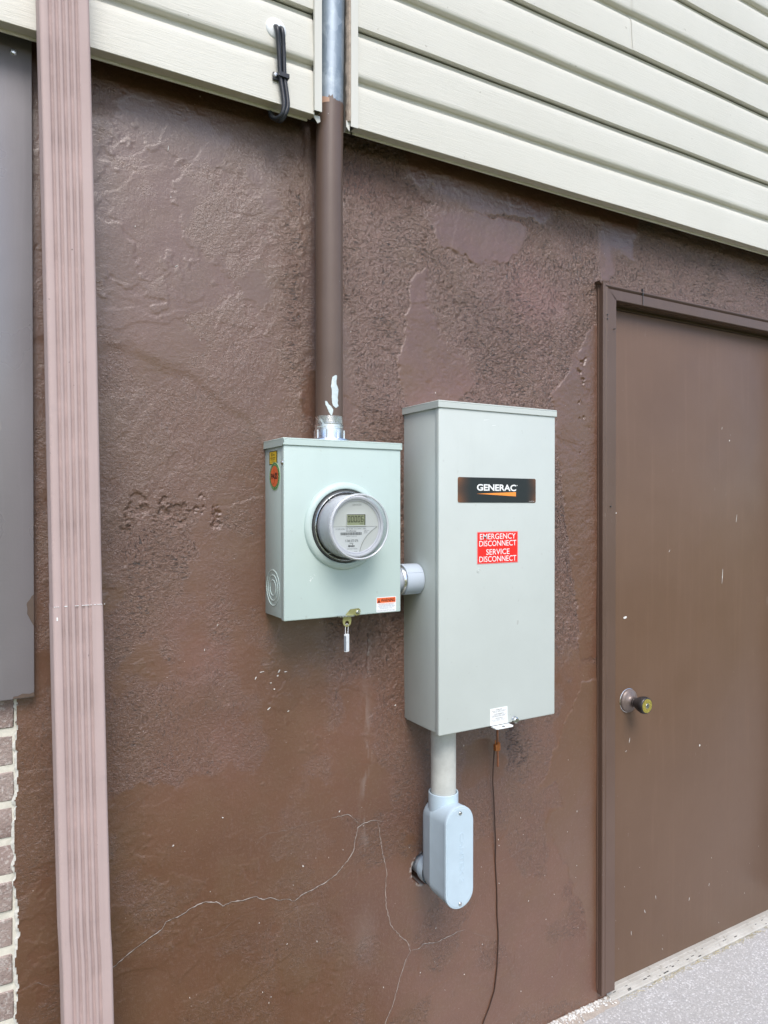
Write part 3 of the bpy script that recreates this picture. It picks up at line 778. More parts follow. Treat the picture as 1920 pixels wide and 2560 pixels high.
for rows in [[(1.7249, -1.5707, -1.4439), (1.7205, -1.7843, -1.4319), (1.7131, -1.8357, -1.4853), (1.7058, -1.8561, -1.4794), (1.6999, -1.8967, -1.3829), (1.694, -1.8357, -1.3057), (1.6852, -1.8255, -1.3384), (1.6764, -1.8408, -1.3766), (1.6705, -1.8203, -1.332), (1.6646, -1.8101, -1.3829), (1.6587, -1.7428, -1.2924), (1.6543, -1.5707, -1.4794)], [(1.6683, -2.3186, -2.1893), (1.6602, -2.282, -2.0277), (1.6572, -2.2149, -1.8866), (1.6499, -2.1132, -1.7271), (1.644, -2.0377, -1.7532), (1.6374, -1.8967, -1.8306)], [(1.6308, -2.7564, -2.5973), (1.6234, -2.6276, -2.4423), (1.6146, -2.3986, -2.282)]]:
    b = MB(); vs = []
    for z, a0, a1 in rows:
        for k in range(5): a = a0+(a1-a0)*k/4; vs.append((pxz(z)+math.cos(a)*(PR+.0006), PY+math.sin(a)*(PR+.0006), z))
    b.add(vs, [(i*5+k, i*5+k+1, i*5+6+k, i*5+5+k) for i in range(len(rows)-1) for k in range(4)])
    obj("paint_loss", b, MT['bare_zinc'] if 'bare_zinc' in MT else MT.setdefault('bare_zinc', simple("bare_zinc", (.62, .70, .71), .42, .25, .14, 90, .3, 200)), MP, smooth=0)
# threaded end and cast hub
b = MB(); pr = []
for k in range(9): pr += [(PR-.0004, 1.6150+.0026*k), (PR+.0008, 1.6163+.0026*k)]
b.lathe(pr, (PX, PY, 0), (0, 0, 1), 48); obj("pipe_thread", b, MT['aluminium'], MP, smooth=20)
b = MB(); b.lathe([(.0305, 1.6195), (.0322, 1.6185), (.0322, 1.6140), (.0312, 1.6125), (.0312, 1.6100), (.0322, 1.6090), (.0322, 1.5905), (.0335, 1.5880), (.046, 1.5868), (.047, 1.5825), (.030, 1.5822)], (PX, PY, 0), (0, 0, 1), 56)
for k in range(8):
    a = 2*math.pi*k/8+.2; b.box(PX+math.cos(a)*.0318-.002, PX+math.cos(a)*.0318+.002, PY+math.sin(a)*.0318-.002, PY+math.sin(a)*.0318+.002, 1.5885, 1.607)
obj("cast_hub", b, MT['aluminium'], MP, smooth=30)

# ================================================================== METER SOCKET BOX
MX0, MX1 = .5505, .8290; MZ0, MZ1 = H-.236, H+.1410
MBX = thing("meter_socket_box", "sage grey meter socket box with round opening and latch, under the mast pipe", "electrical box", ((MX0+MX1)/2, -.05, MZ0))
pm = MT['meter_paint']
b = MB(); b.box(MX0+.0015, MX1-.0015, -.0975, .004, MZ0+.003, MZ1-.004, .0015); obj("enclosure", b, pm, MBX)
CX, CZ = .688, H-.042
b = MB(); b.box(MX0-.0005, MX1+.0005, -.1110, -.0960, MZ0, MZ1-.012, .0024, 3); obj("cover", b, pm, MBX)
b = MB()   # rain lid with turned-down lip
b.box(MX0-.0030, MX1+.0030, -.1140, .003, MZ1-.0035, MZ1, .0012)
b.box(MX0-.0030, MX1+.0030, -.1140, -.1122, MZ1-.0150, MZ1-.0034, .0006, 1)
for xa in (MX0-.0030, MX1+.0012): b.prism([(-.1140, MZ1-.0034), (-.1140, MZ1-.0110), (-.1075, MZ1-.0165), (.003, MZ1-.0165), (.003, MZ1-.0034)], (xa, 0, 0), (0, 1, 0), EZ, (.0018, 0, 0))
obj("lid", b, pm, MBX)
b = MB(); b.lathe([(.0935, 0), (.0930, .0028), (.0905, .0060), (.0865, .0082), (.0815, .0092), (.0795, .0085), (.0785, .0060), (.0785, -.004)], (CX, -.1110, CZ), (0, -1, 0), 96); obj("raised_ring", b, pm, MBX, smooth=60)
def ring(b, c, axis, r, t, hgt, seg=56): b.lathe([(r-t, 0), (r-t*.6, hgt), (r+t*.6, hgt), (r+t, 0)], c, axis, seg)
b = MB(); yk, zk = -.0445, 1.2665
for r_ in (.0375, .0270, .0165): ring(b, (MX0+.0015, yk, zk), (-1, 0, 0), r_, .0016, .0011)
obj("knockout", b, pm, MBX, smooth=60)
b = MB(); b.lathe([(.0001, .0030), (.0035, .0026), (.0052, 0)], (MX0-.0005, -.1036, 1.5300), (-1, 0, 0), 20); b.box(MX0-.0038, MX0-.0034, -.1048, -.1024, 1.5292, 1.5308)
obj("screw", b, MT['steel'], MBX)
b = MB(); b.lathe([(.0001, .0030), (.0035, .0026), (.0052, 0)], (MX1+.0005, -.1036, 1.5300), (1, 0, 0), 20); obj("screw", b, MT['steel'], MBX)
# latch and seal tab
b = MB()
b.prism([(.6905,1.2075),(.7020,1.2185),(.7215,1.2195),(.7245,1.2180),(.7260,1.2145),(.7255,1.2085),(.7225,1.2050),(.7150,1.2040),(.7130,1.2062),(.7085,1.2070)], (0, -.1113, 0), EX, EZ, (0, -.0022, 0))
LA = obj("latch", b, MT['zinc_yellow'], MBX)
b = MB(); b.lathe([(.0001, .003), (.0030, .0030), (.0042, .0018), (.0044, 0)], (.7190, -.1135, 1.2115), (0, -1, 0), 20); obj("latch_screw", b, MT['steel'], LA)
b = MB(); b.prism([(.6702,0),(.6910,0),(.7090,0),(.7060,-.013),(.7000,-.0165),(.6760,-.0155),(.6690,-.009)], (0, -.1110, 1.2050), EX, (0, 1, 0), (0, 0, .0022)); obj("hasp", b, MT['steel'], MBX)
b = MB(); n = 28; vs = []; fs = []
out = []
for k in range(n):
    a = 2*math.pi*k/n; x, z = .0096*math.cos(a), .0096*math.sin(a)
    if z > 0: x = .0100*math.cos(a)*(1+.25*math.sin(a)); z = .0175*math.sin(a)
    out.append((.6903+x, 1.1925+min(z, .0135)))
inn = [(.6903+.0048*math.cos(2*math.pi*k/n), 1.1910+.0048*math.sin(2*math.pi*k/n)) for k in range(n)]
for y in (-.1180, -.1200): vs += [(x, y, z) for x, z in out]+[(x, y, z) for x, z in inn]
for k in range(n):
    k2 = (k+1) % n
    fs += [(k, k2, n+k2, n+k), (2*n+k2, 2*n+k, 3*n+k, 3*n+k2), (k2, k, 2*n+k, 2*n+k2), (n+k, n+k2, 3*n+k2, 3*n+k)]
b.add(vs, fs); b.box(.6868, .6938, -.1204, -.1198, 1.2000, 1.2014); obj("seal_tab", b, MT['zinc_yellow'], MBX, smooth=20)

def sticker(name, parent, x0, x1, z0, z1, y, mat, rad=.0015, th=.0003, tilt=0):
    b = MB(); n = 5; pts = []
    for cx, cz, a0 in ((x1-rad, z1-rad, 0), (x0+rad, z1-rad, 90), (x0+rad, z0+rad, 180), (x1-rad, z0+rad, 270)):
        for k in range(n): a = R(a0+90*k/(n-1)); pts.append((cx+rad*math.cos(a), cz+rad*math.sin(a)))
    b.prism(pts, (0, y, 0), EX, EZ, (0, -th, 0)); return obj(name, b, mat, parent, smooth=0)
def quad(b, x0, x1, z0, z1, y): b.add([(x0, y, z0), (x1, y, z0), (x1, y, z1), (x0, y, z1)], [(0, 1, 2, 3)])
def lines(parent, mat, y, rows, bold=0.0, name="lettering"):
    b = MB()
    for t, x0, x1, z0, z1 in rows: b.text(t, x0, x1, z0, z1, (0, y, 0), EX, EZ, bold)
    return obj(name, b, mat, parent, smooth=0)

# warning sticker bottom right
W = sticker("warning_label", MBX, .7668, .8170, 1.2065, 1.2395, -.1111, MT['white'])
b = MB(); quad(b, .7682, .8156, 1.2268, 1.2382, -.1116); obj("orange_band", b, MT['orange'], W, smooth=0)
b = MB(); b.text("WARNING", .7780, .8140, 1.2283, 1.2365, (0, -.1119, 0), EX, EZ, .025)
MT['maroon'] = simple("maroon_ink", (.09, .01, .008), .5, 0, .1); obj("lettering", b, MT['maroon'], W, smooth=0)
b = MB(); b.add([(.7692, -.1119, 1.2278), (.7770, -.1119, 1.2278), (.7731, -.1119, 1.2366)], [(0, 1, 2)]); obj("warning_triangle", b, MT['maroon'], W, smooth=0)
b = MB(); quad(b, .7727, .7735, 1.2305, 1.2335, -.1121); quad(b, .7727, .7735, 1.2290, 1.2297, -.1121); obj("exclamation_mark", b, MT['orange'], W, smooth=0)
lines(W, simple("red_ink", (.60, .10, .06), .5, 0, .1), -.1117, [("HAZARDOUS VOLTAGE INSIDE", .7710, .8130, 1.2238, 1.2256)])
lines(W, simple("blue_grey_ink", (.20, .24, .36), .5, 0, .1), -.1117, [("CAN CAUSE SHOCK OR BURN", .7735, .8095, 1.2215, 1.2231), ("DO NOT OPEN OR WORK INSIDE", .7715, .8140, 1.2185, 1.2206), ("UNLESS QUALIFIED. TURN OFF", .7735, .8110, 1.2160, 1.2176), ("POWER BEFORE WORK", .7760, .8080, 1.2136, 1.2152), ("DO NOT REMOVE THIS LABEL", .7700, .8140, 1.2084, 1.2098)])
b = MB(); quad(b, .7685, .8153, 1.2110, 1.2113, -.1117); obj("label_rule", b, MT['grey_ink'], W, smooth=0)

# stickers on the left side of the box
def lquad(b, y0, y1, z0, z1, x): b.add([(x, y1, z0), (x, y0, z0), (x, y0, z1), (x, y1, z1)], [(0, 1, 2, 3)]) if False else b.add([(x, y0, z0), (x, y0, z1), (x, y1, z1), (x, y1, z0)], [(0, 1, 2, 3)])
XS = MX0+.0015
b = MB(); b.box(XS-.0004, XS+.0002, -.0705, -.0245, 1.5285, 1.5575); UL = obj("listing_label", b, MT['black_ink'], MBX, smooth=0)
b = MB(); lquad(b, -.0672, -.0278, 1.5303, 1.5557, XS-.0007); obj("yellow_field", b, MT['yellow'], UL, smooth=0)
b = MB(); o_ = (XS-.0010, 0, 0)
# coordinates run along -y so writing reads from the wall outwards
b.text("UL", .0385, .0425, 1.5475, 1.5525, o_, LX, EZ, .02); b.text("LISTED", .0455, .0570, 1.5475, 1.5505, o_, LX, EZ, .015)
for r_ in (.0046,):
    n = 24; vs = []; 
    for k in range(n):
        a = 2*math.pi*k/n; vs += [(XS-.0010, -.0405-r_*math.cos(a), 1.5500+r_*math.sin(a)*.85), (XS-.0010, -.0405-(r_-.0007)*math.cos(a), 1.5500+(r_-.0007)*math.sin(a)*.85)]
    b.add(vs, [(2*k, 2*((k+1) % n), 2*((k+1) % n)+1, 2*k+1) for k in range(n)])
b.text("METER SOCKET", .0335, .0610, 1.5418, 1.5443, o_, LX, EZ, .02); b.text("ENCLOSURE", .0355, .0590, 1.5385, 1.5402, o_, LX, EZ, .01); b.text("E-1023", .0420, .0520, 1.5355, 1.5370, o_, LX, EZ, .01); b.text("OUTDOOR USE", .0355, .0590, 1.5325, 1.5340, o_, LX, EZ, .01)
obj("lettering", b, MT['black_ink'], UL, smooth=0)
def ldisc(name, cy, cz, r, x, mat, parent, ri=0.0, seg=56):
    b = MB()
    if ri: 
        vs = []
        for k in range(seg): a = 2*math.pi*k/seg; vs += [(x, cy-r*math.cos(a), cz+r*math.sin(a)), (x, cy-ri*math.cos(a), cz+ri*math.sin(a))]
        b.add(vs, [(2*k, 2*((k+1) % seg), 2*((k+1) % seg)+1, 2*k+1) for k in range(seg)])
    else: b.add([(x, cy-r*math.cos(2*math.pi*k/seg), cz+r*math.sin(2*math.pi*k/seg)) for k in range(seg)], [tuple(range(seg))])
    return obj(name, b, mat, parent, smooth=0)
PY_, PZ_ = -.0565, 1.5035
b = MB(); b.cyl((XS-.0008, PY_, PZ_), (1, 0, 0), .0298, .0006, 64); PS = obj("pass_sticker", b, MT['green_light'], MBX, smooth=0)
ldisc("green_border", PY_, PZ_, .0285, XS-.0010, MT['green'], PS)
ldisc("orange_field", PY_, PZ_, .0222, XS-.0013, MT['orange'], PS)
b = MB(); o_ = (XS-.0016, 0, 0)
b.text("PASS", -PY_-.0180, -PY_+.0180, PZ_-.0058, PZ_+.0062, o_, LX, EZ, .03); obj("lettering", b, MT['black_ink'], PS, smooth=0)
b = MB()
word = "ELECTRICAL INSPECTION SERVICE * APPROVED * "
for k, ch in enumerate(word):
    if ch == ' ': continue
    a = math.pi/2-2*math.pi*k/len(word); ex = Vector((0, -math.sin(a), -math.cos(a))); ey = Vector((0, -math.cos(a), math.sin(a)))
    o2 = Vector((XS-.0014, PY_, PZ_))+ey*.0236
    try: b.text(ch, -.0011, .0011, 0, .0032, o2, ex, ey, .03)
    except Exception: pass
obj("border_lettering", b, MT['green_light'], PS, smooth=0)
b = MB(); 
def pen(pts, x, r=.0003): b.tube([(x, -p[0], p[1]) for p in pts], r, 5)
c0 = -PY_
pen([(c0-.002, PZ_+.018), (c0-.0015, PZ_+.010), (c0-.003, PZ_+.006), (c0-.007, PZ_+.002), (c0-.010, PZ_-.002)], XS-.0016)
pen([(c0+.001, PZ_+.009), (c0+.006, PZ_+.0088)], XS-.0016); pen([(c0+.006, PZ_+.0062), (c0+.011, PZ_+.0078), (c0+.013, PZ_+.0085)], XS-.0016)
pen([(c0+.001, PZ_-.005), (c0+.0005, PZ_-.012), (c0-.003, PZ_-.016), (c0-.007, PZ_-.0165), (c0-.010, PZ_-.013)], XS-.0016)
obj("pen_mark", b, simple("dark_pen", (.30, .05, .03), .5, 0, .1), PS, smooth=0)
b = MB(); rs = random.Random(31)
for k in range(9): b.box(*(lambda x, z: (x, x+.0012*rs.uniform(.6, 2), -.1113, -.1109, z, z+.0008*rs.uniform(.5, 2)))(.607+.012*rs.random(), 1.283+.014*rs.random()))
obj("paint_nick", b, MT['white'], MBX, smooth=0)

# ================================================================== ELECTRIC METER
EM = thing("electric_meter", "round glass-covered electric meter showing 00006, set in the sage box", "electric meter", (CX, -.115, CZ))
AX = (0, -1, 0)
b = MB(); b.lathe([(.0001, 0), (.0780, 0), (.0780, .006), (.0765, .0085), (.0725, .0085), (.0715, .002), (.0001, .002)], (CX, -.112, CZ), AX, 96); obj("sealing_ring", b, MT['dark_steel'], EM, smooth=40)
b = MB(); b.lathe([(.0735, .004), (.0742, .008), (.0735, .0115), (.0722, .0125), (.0712, .0105), (.0708, .004)], (CX, -.112, CZ), AX, 96); obj("steel_band", b, MT['steel'], EM, smooth=50)
b = MB(); b.lathe([(.0665, .006), (.0662, .030), (.0655, .052), (.0630, .0585), (.0600, .0600), (.0572, .0590), (.0562, .0545)], (CX, -.112, CZ), AX, 96); obj("inner_shell", b, MT['liner'], EM, smooth=50)
FY = -.1660
b = MB(); b.lathe([(.0570, .0), (.0001, .0)], (CX, FY, CZ), AX, 96); DP = obj("dial_plate", b, MT['dial'], EM, smooth=0)
b = MB(); b.lathe([(.0566, .0), (.0558, .0020), (.0540, .0022), (.0528, .0008)], (CX, FY, CZ), AX, 96); obj("dial_bezel", b, MT['liner'], EM, smooth=60)
b = MB(); b.lathe([(.0722, .010), (.0700, .013), (.0690, .018), (.0682, .060), (.0678, .0665)], (CX, -.112, CZ), AX, 96); b.lathe([(.0640, .0715), (.040, .0722), (.0001, .0725)], (CX, -.112, CZ), AX, 96); obj("glass_cover", b, MT['glass'], EM, smooth=50)
b = MB(); b.lathe([(.0672, .0630), (.0684, .0655), (.0688, .0690), (.0680, .0722), (.0662, .0738), (.0645, .0732), (.0638, .0712), (.0645, .0690), (.0660, .0672), (.0672, .0630)], (CX, -.112, CZ), AX, 96); obj("moulded_rim", b, MT['rim'], EM, smooth=60)
for a in (R(128), R(232)): 
    b = MB(); ux, uz = math.cos(a), math.sin(a)
    b.tube([(CX+ux*.0728, -.1245, CZ+uz*.0728), (CX+ux*.0708, -.1300, CZ+uz*.0708), (CX+ux*.0700, -.1360, CZ+uz*.0700)], .0011, 8)
    obj("cover_tab", b, MT['steel'], EM)
# printed lower part of the dial
yy = FY-.0006
def arcpts(r, a0, a1, n=24): return [(CX+r*math.cos(R(a0+(a1-a0)*k/n)), CZ+r*math.sin(R(a0+(a1-a0)*k/n))) for k in range(n+1)]
zt = 1.3975; aL = 180+math.degrees(math.asin((CZ-zt)/.0535)); aE = 277
lab = arcpts(.0535, aL, aE, 24)
curve = []
p0 = Vector((.7360, zt)); p3 = Vector(lab[-1]); p1 = Vector((.722, 1.390)); p2 = Vector((.700, 1.374))
for k in range(15):
    t = k/14; v = p3*(1-t)**3+p2*3*t*(1-t)**2+p1*3*t*t*(1-t)+p0*t**3; curve.append((v.x, v.y))
b = MB(); pts = lab+curve[1:]; b.add([(x, yy, z) for x, z in pts], [tuple(range(len(pts)))]); NL = obj("name_plate", b, MT['white'], DP, smooth=0)
b = MB(); cv = [Vector((x, z)) for x, z in curve]
b.tube([(v.x+.0012, yy-.0002, v.y-.0006) for v in cv], .0005, 6); b.tube([(lab[0][0], yy-.0002, zt+.0006), (.7370, yy-.0002, zt+.0006)], .0004, 6); obj("plate_border", b, MT['mist_ink'], DP, smooth=0)
yt = yy-.0005
b = MB()
for t, x0, x1, z0, z1 in [("CL200 240V 3W TYPE C1S 30TA 1.0Kh", .6400, .7110, 1.3922, 1.3946), ("CA 0.5", .7060, .7180, 1.3890, 1.3906), ("FM2S", .7060, .7140, 1.3865, 1.3881), ("60Hz", .7060, .7140, 1.3840, 1.3856), ("366073076 AMRC1SR", .6640, .6890, 1.3778, 1.3790), ("WATTHOUR METER", .6660, .6900, 1.3512, 1.3530), ("C1SR", .6830, .6900, 1.3462, 1.3475)]:
    b = MB(); b.text(t, x0, x1, z0, z1, (0, yt, 0), EX, EZ, 0.0); obj("fine_print", b, MT['grey_ink'], DP, smooth=0)
b = MB()
for t, x0, x1, z0, z1 in [("FirstEnergy", .6645, .6878, 1.3872, 1.3908), ("S 366 073 076", .6625, .6920, 1.3665, 1.3716), ("KS01", .6725, .6800, 1.3624, 1.3648)]:
    b.text(t, x0, x1, z0, z1, (0, yt, 0), EX, EZ, .008)
obj("plate_lettering", b, MT['grey_ink'], DP, smooth=0)
b = MB(); b.text("Itron", .6685, .6838, 1.3560, 1.3608, (0, yt, 0), EX, EZ, .03, shear=.25); b.box(.6788, .6796, yt-.0001, yt, 1.3600, 1.3628); obj("maker_lettering", b, MT['black_ink'], DP, smooth=0)
b = MB(); b.text("CENTRON", .6790, .6998, 1.4412, 1.4450, (0, FY-.0006, 0), EX, EZ, .01); obj("moulded_lettering", b, MT['mist_ink'], DP, smooth=0)
b = MB(); rs = random.Random(77); x = .6515
while x < .7005:
    wd = rs.choice((.0004, .0004, .0008, .0012)); quad(b, x, x+wd, 1.3808, 1.3864, yt); x += wd+rs.choice((.0004, .0004, .0007))
obj("bar_code", b, MT['grey_ink'], DP, smooth=0)
# display
b = MB()
x0, x1, z0, z1 = .6655, .7085, 1.4010, 1.4235
for q_ in ((x0-.001, x1+.0022, z0-.0022, z0), (x0-.001, x1+.0022, z1, z1+.0006), (x0-.001, x0, z0, z1), (x1, x1+.0022, z0, z1)): b.box(q_[0], q_[1], FY-.0030, FY-.0004, q_[2], q_[3])
obj("display_frame", b, MT['dial'], DP, smooth=0)
b = MB(); b.box(x0, x1, FY-.0016, FY-.0006, z0, z1); LC = obj("display", b, MT['lcd'], DP, smooth=0)
b = MB(); yd = FY-.0020
SEGS = {'0': 'abcdef', '6': 'acdefg'}
def digit(ch, x, z, wd, hg, t=.0014):
    sh = .0006
    S = {'a': (x, x+wd, z+hg-t, z+hg), 'd': (x, x+wd, z, z+t), 'g': (x, x+wd, z+hg/2-t/2, z+hg/2+t/2), 'f': (x, x+t, z+hg/2, z+hg), 'b': (x+wd-t, x+wd, z+hg/2, z+hg), 'e': (x, x+t, z, z+hg/2), 'c': (x+wd-t, x+wd, z, z+hg/2)}
    g = .0003
    for s_ in SEGS[ch]:
        a0, a1, c0_, c1_ = S[s_]
        if s_ in 'adg': a0 += g; a1 -= g
        else: c0_ += g; c1_ -= g
        k = lambda zz_: (zz_-z)*.08
        b.add([(a0+k(c0_), yd, c0_), (a1+k(c0_), yd, c0_), (a1+k(c1_), yd, c1_), (a0+k(c1_), yd, c1_)], [(0, 1, 2, 3)])
for i, ch in enumerate("00006"): digit(ch, .6668+.0078*i, 1.4072, .0058, .0130)
quad(b, .6945, .7040, 1.4032, 1.4040, yd)
obj("display_digit", b, simple("lcd_segment", (.035, .04, .022), .4, 0, .05), LC, smooth=0)
b = MB(); quad(b, .7066, .7085, z0, z1, yd+.0001); quad(b, x0, x1, z1-.0012, z1, yd+.0001); obj("display_edge", b, simple("lcd_edge", (.05, .06, .03), .4, 0, .05), LC, smooth=0)

# ================================================================== METER SEAL
SL = thing("meter_seal", "small white barrel seal hanging on a wire loop from the meter box latch", "seal", (.690, -.119, 1.166))
b = MB(); b.tube([(.6865, -.119, 1.168), (.6866, -.119, 1.182), (.6872, -.1195, 1.1880), (.690, -.1205, 1.1895), (.6930, -.1195, 1.1872), (.6932, -.119, 1.180), (.6925, -.119, 1.168)], .00065, 8); obj("wire_loop", b, MT['white'], SL)
rz = Matrix.Translation((.6895, -.119, 0)) @ Matrix.Rotation(R(28), 4, 'Z')
b_ = bmesh.new(); bmesh.ops.create_cube(b_, size=1)
for v in b_.verts: v.co = (v.co.x*.0105, v.co.y*.0072, 1.1485+v.co.z*.0380)
bmesh.ops.bevel(b_, geom=b_.edges[:], offset=.0009, segments=2, affect='EDGES')
b = MB(); b.bm(b_, rz); obj("seal_body", b, MT['white_plastic'], SL)
b = MB(); b_ = bmesh.new(); bmesh.ops.create_cube(b_, size=1)
for v in b_.verts: v.co = (-.0053+v.co.x*.0006, v.co.y*.0054, 1.1480+v.co.z*.032)
b.bm(b_, rz); obj("grey_side", b, MT['seal_dark'], SL, smooth=0)

# ================================================================== TRANSFER SWITCH BOX
TX0, TX1 = .9055, 1.2535; TZ0, TZ1 = H-.518, H+.2385; TY = -.1520
TS = thing("transfer_switch_box", "tall pale grey switch box with black name badge and red disconnect label", "electrical box", ((TX0+TX1)/2, -.07, TZ0))
pt = MT['switch_paint']
b = MB(); b.box(TX0+.0012, TX1-.0012, -.1390, .004, TZ0+.004, TZ1-.004, .0015)
b.box(TX0+.006, TX1-.006, -.1375, -.004, TZ0+.0005, TZ0+.0035); obj("enclosure", b, pt, TS)
b = MB(); b.box(TX0-.0008, TX1+.0008, TY, -.1375, TZ0, TZ1-.012, .0030, 3); obj("cover", b, pt, TS)
b = MB()
b.box(TX0-.0040, TX1+.0040, TY-.0030, .003, TZ1-.0040, TZ1, .0015)
b.box(TX0-.0040, TX1+.0040, TY-.0030, TY-.0012, TZ1-.0165, TZ1-.0038, .0008, 1)
for xa in (TX0-.0040, TX1+.0022): b.box(xa, xa+.0018, TY-.0010, .003, TZ1-.0165, TZ1-.0038)
obj("lid", b, pt, TS)
b = MB()
for xa in (TX0+.02, TX0+.09): b.box(xa, xa+.05, -.1360, -.006, TZ0-.0022, TZ0+.0003, .0006, 1)
obj("bottom_flange", b, pt, TS)
MT['smudge'] = simple("grey_smudge", (.40, .42, .40), .55, 0, .1, 40)
b = MB(); rs = random.Random(12); chip(b, 1.1337, 1.1607, .0065, .0034, 1.3, 12, TY-.0002); obj("grey_smudge", b, MT['smudge'], TS, smooth=0)
b = MB(); chip(b, 1.1120, .9420, .0022, .0011, .4, 7, TY-.0002); obj("dust_spot", b, MT['smudge'], TS, smooth=0)
for x_, z_, l_ in ((1.0375, 1.6415, .012), (1.060, 1.630, .007)):
    b = MB(); chip(b, x_, z_, l_, .0006, .12, 9, TY-.0002); obj("paint_scratch", b, MT['white'], TS, smooth=0)
# badge
BDm = NM("badge_print")
gg = BDm.n("ShaderNodeSeparateXYZ"); BDm.l(BDm.n("ShaderNodeNewGeometry").outputs["Position"], gg.inputs[0])
gx = gg.outputs[0]
e1 = BDm.ramp(gx, .957, .999, 1, 0); e2 = BDm.ramp(gx, 1.155, 1.189, 0, 1)
zc = BDm.ramp(BDm.mth('ABSOLUTE', BDm.mth('SUBTRACT', gg.outputs[2], 1.479), 0), .005, .030, .45, 1)
wv = BDm.n("ShaderNodeTexWave"); wv.inputs["Scale"].default_value = 150; BDm.l(BDm.mp((1, 1, 1), (0, R(38), 0)), wv.inputs["Vector"])
f = BDm.mth('MULTIPLY', BDm.mth('MULTIPLY', BDm.mth('MAXIMUM', BDm.mth('MULTIPLY', e1, e1), BDm.mth('MULTIPLY', e2, BDm.mth('MULTIPLY', e2, .7))), zc), BDm.ramp(wv.outputs[1], .25, .75, .25, 1))
MT['badge'] = BDm.fin(BDm.mix(f, (.020, .026, .028), (.33, .13, .05)), .38, None, 0, .4)
BD = sticker("name_badge", TS, .9565, 1.1895, 1.4488, 1.5070, TY-.0002, MT['badge'], .0040, .0008)
b = MB(); b.text("GENERAC", 1.0100, 1.1275, 1.4762, 1.4918, (0, TY-.0013, 0), EX, EZ, .028, space=.97)
n = 14; b.add([(1.1305+.0011*math.cos(2*math.pi*k/n), TY-.0013, 1.4900+.0011*math.sin(2*math.pi*k/n)) for k in range(n)], [tuple(range(n))])
obj("lettering", b, MT['white'], BD, smooth=0); b = MB(); b.text("A0001052136 Rev A", 1.168, 1.186, 1.4513, 1.4528, (0, TY-.0013, 0), EX, EZ, .0)
obj("fine_print", b, MT['white'], BD, smooth=0)
b = MB(); b.add([(1.0098, TY-.0013, 1.4692), (1.1270, TY-.0013, 1.4638), (1.1270, TY-.0013, 1.4742)], [(0, 1, 2)]); obj("orange_swoosh", b, MT['swoosh'], BD, smooth=0)
# disconnect label
RL = sticker("disconnect_label", TS, 1.0115, 1.1338, 1.3055, 1.3805, TY-.0002, MT['pink'], .0006, .0004)
b = MB(); quad(b, 1.0135, 1.1318, 1.3073, 1.3785, TY-.0009); obj("red_field", b, MT['red'], RL, smooth=0)
b = MB()
for t, a, c, z0, z1 in [("EMERGENCY", 1.0190, 1.1262, 1.3628, 1.3760), ("DISCONNECT", 1.0172, 1.1282, 1.3465, 1.3597), ("SERVICE", 1.0375, 1.1075, 1.3265, 1.3397), ("DISCONNECT", 1.0172, 1.1282, 1.3100, 1.3232)]:
    b.text(t, a, c, z0, z1, (0, TY-.0012, 0), EX, EZ, .004)
obj("lettering", b, MT['white'], RL, smooth=0)
b = MB(); ring(b, (1.0160, TY+.0002, 1.2905), (0, -1, 0), .0047, .0007, .0008, 32); obj("pressed_dimple", b, pt, TS, smooth=60)
b = MB(); b.lathe([(.0001, .0006), (.003, .0004), (.0042, 0)], (1.0160, TY, 1.2905), (0, -1, 0), 20); obj("dimple_centre", b, pt, TS, smooth=60)
# caution label at the bottom, hasp and thumb screw
CL = sticker("caution_label", TS, 1.0502, 1.1022, .9238, .9635, TY-.0002, MT['white'], .0010, .0003)
yl = TY-.0008; b = MB()
for t, a, c, z0, z1 in [("! WARNING", 1.066, 1.086, .9586, .9604), ("Multiple live circuits. Disconnect", 1.0555, 1.0975, .9556, .9572), ("all power before servicing", 1.0590, 1.0935, .9532, .9548),
                        ("! AVERTISSEMENT", 1.0610, 1.0910, .9484, .9502), ("Circuits multiples. Couper", 1.0535, 1.0990, .9454, .9470), ("toute source avant travaux", 1.0560, 1.0955, .9430, .9446),
                        ("! ADVERTENCIA", 1.0640, 1.0890, .9382, .9400), ("Circuitos multiples. Desconecte", 1.0535, 1.0990, .9352, .9368), ("antes de dar servicio", 1.0590, 1.0935, .9326, .9342)]:
    b.text(t, a, c, z0, z1, (0, yl, 0), EX, EZ, .012)
obj("lettering", b, MT['black_ink'], CL, smooth=0)
b = MB(); b.prism([(1.0555, 0), (1.1075, 0), (1.1075, -.018), (1.1045, -.0215), (1.0590, -.0215), (1.0555, -.018)], (0, TY+.003, .9185), EX, (0, 1, 0), (0, 0, .0024)); HP = obj("hasp", b, MT['white'], TS)
b = MB(); b.cyl((1.0815, TY-.0110, .9184), (0, 0, 1), .0046, .0030, 24); obj("hasp_hole", b, MT['dark_steel'], HP)
b = MB(); b.lathe([(.0001, .0085), (.0050, .0085), (.0072, .0070), (.0076, .0055), (.0076, .0015), (.0085, 0)], (1.1245, TY, .9275), (0, -1, 0), 28); obj("thumb_screw", b, MT['steel'], TS, smooth=30)

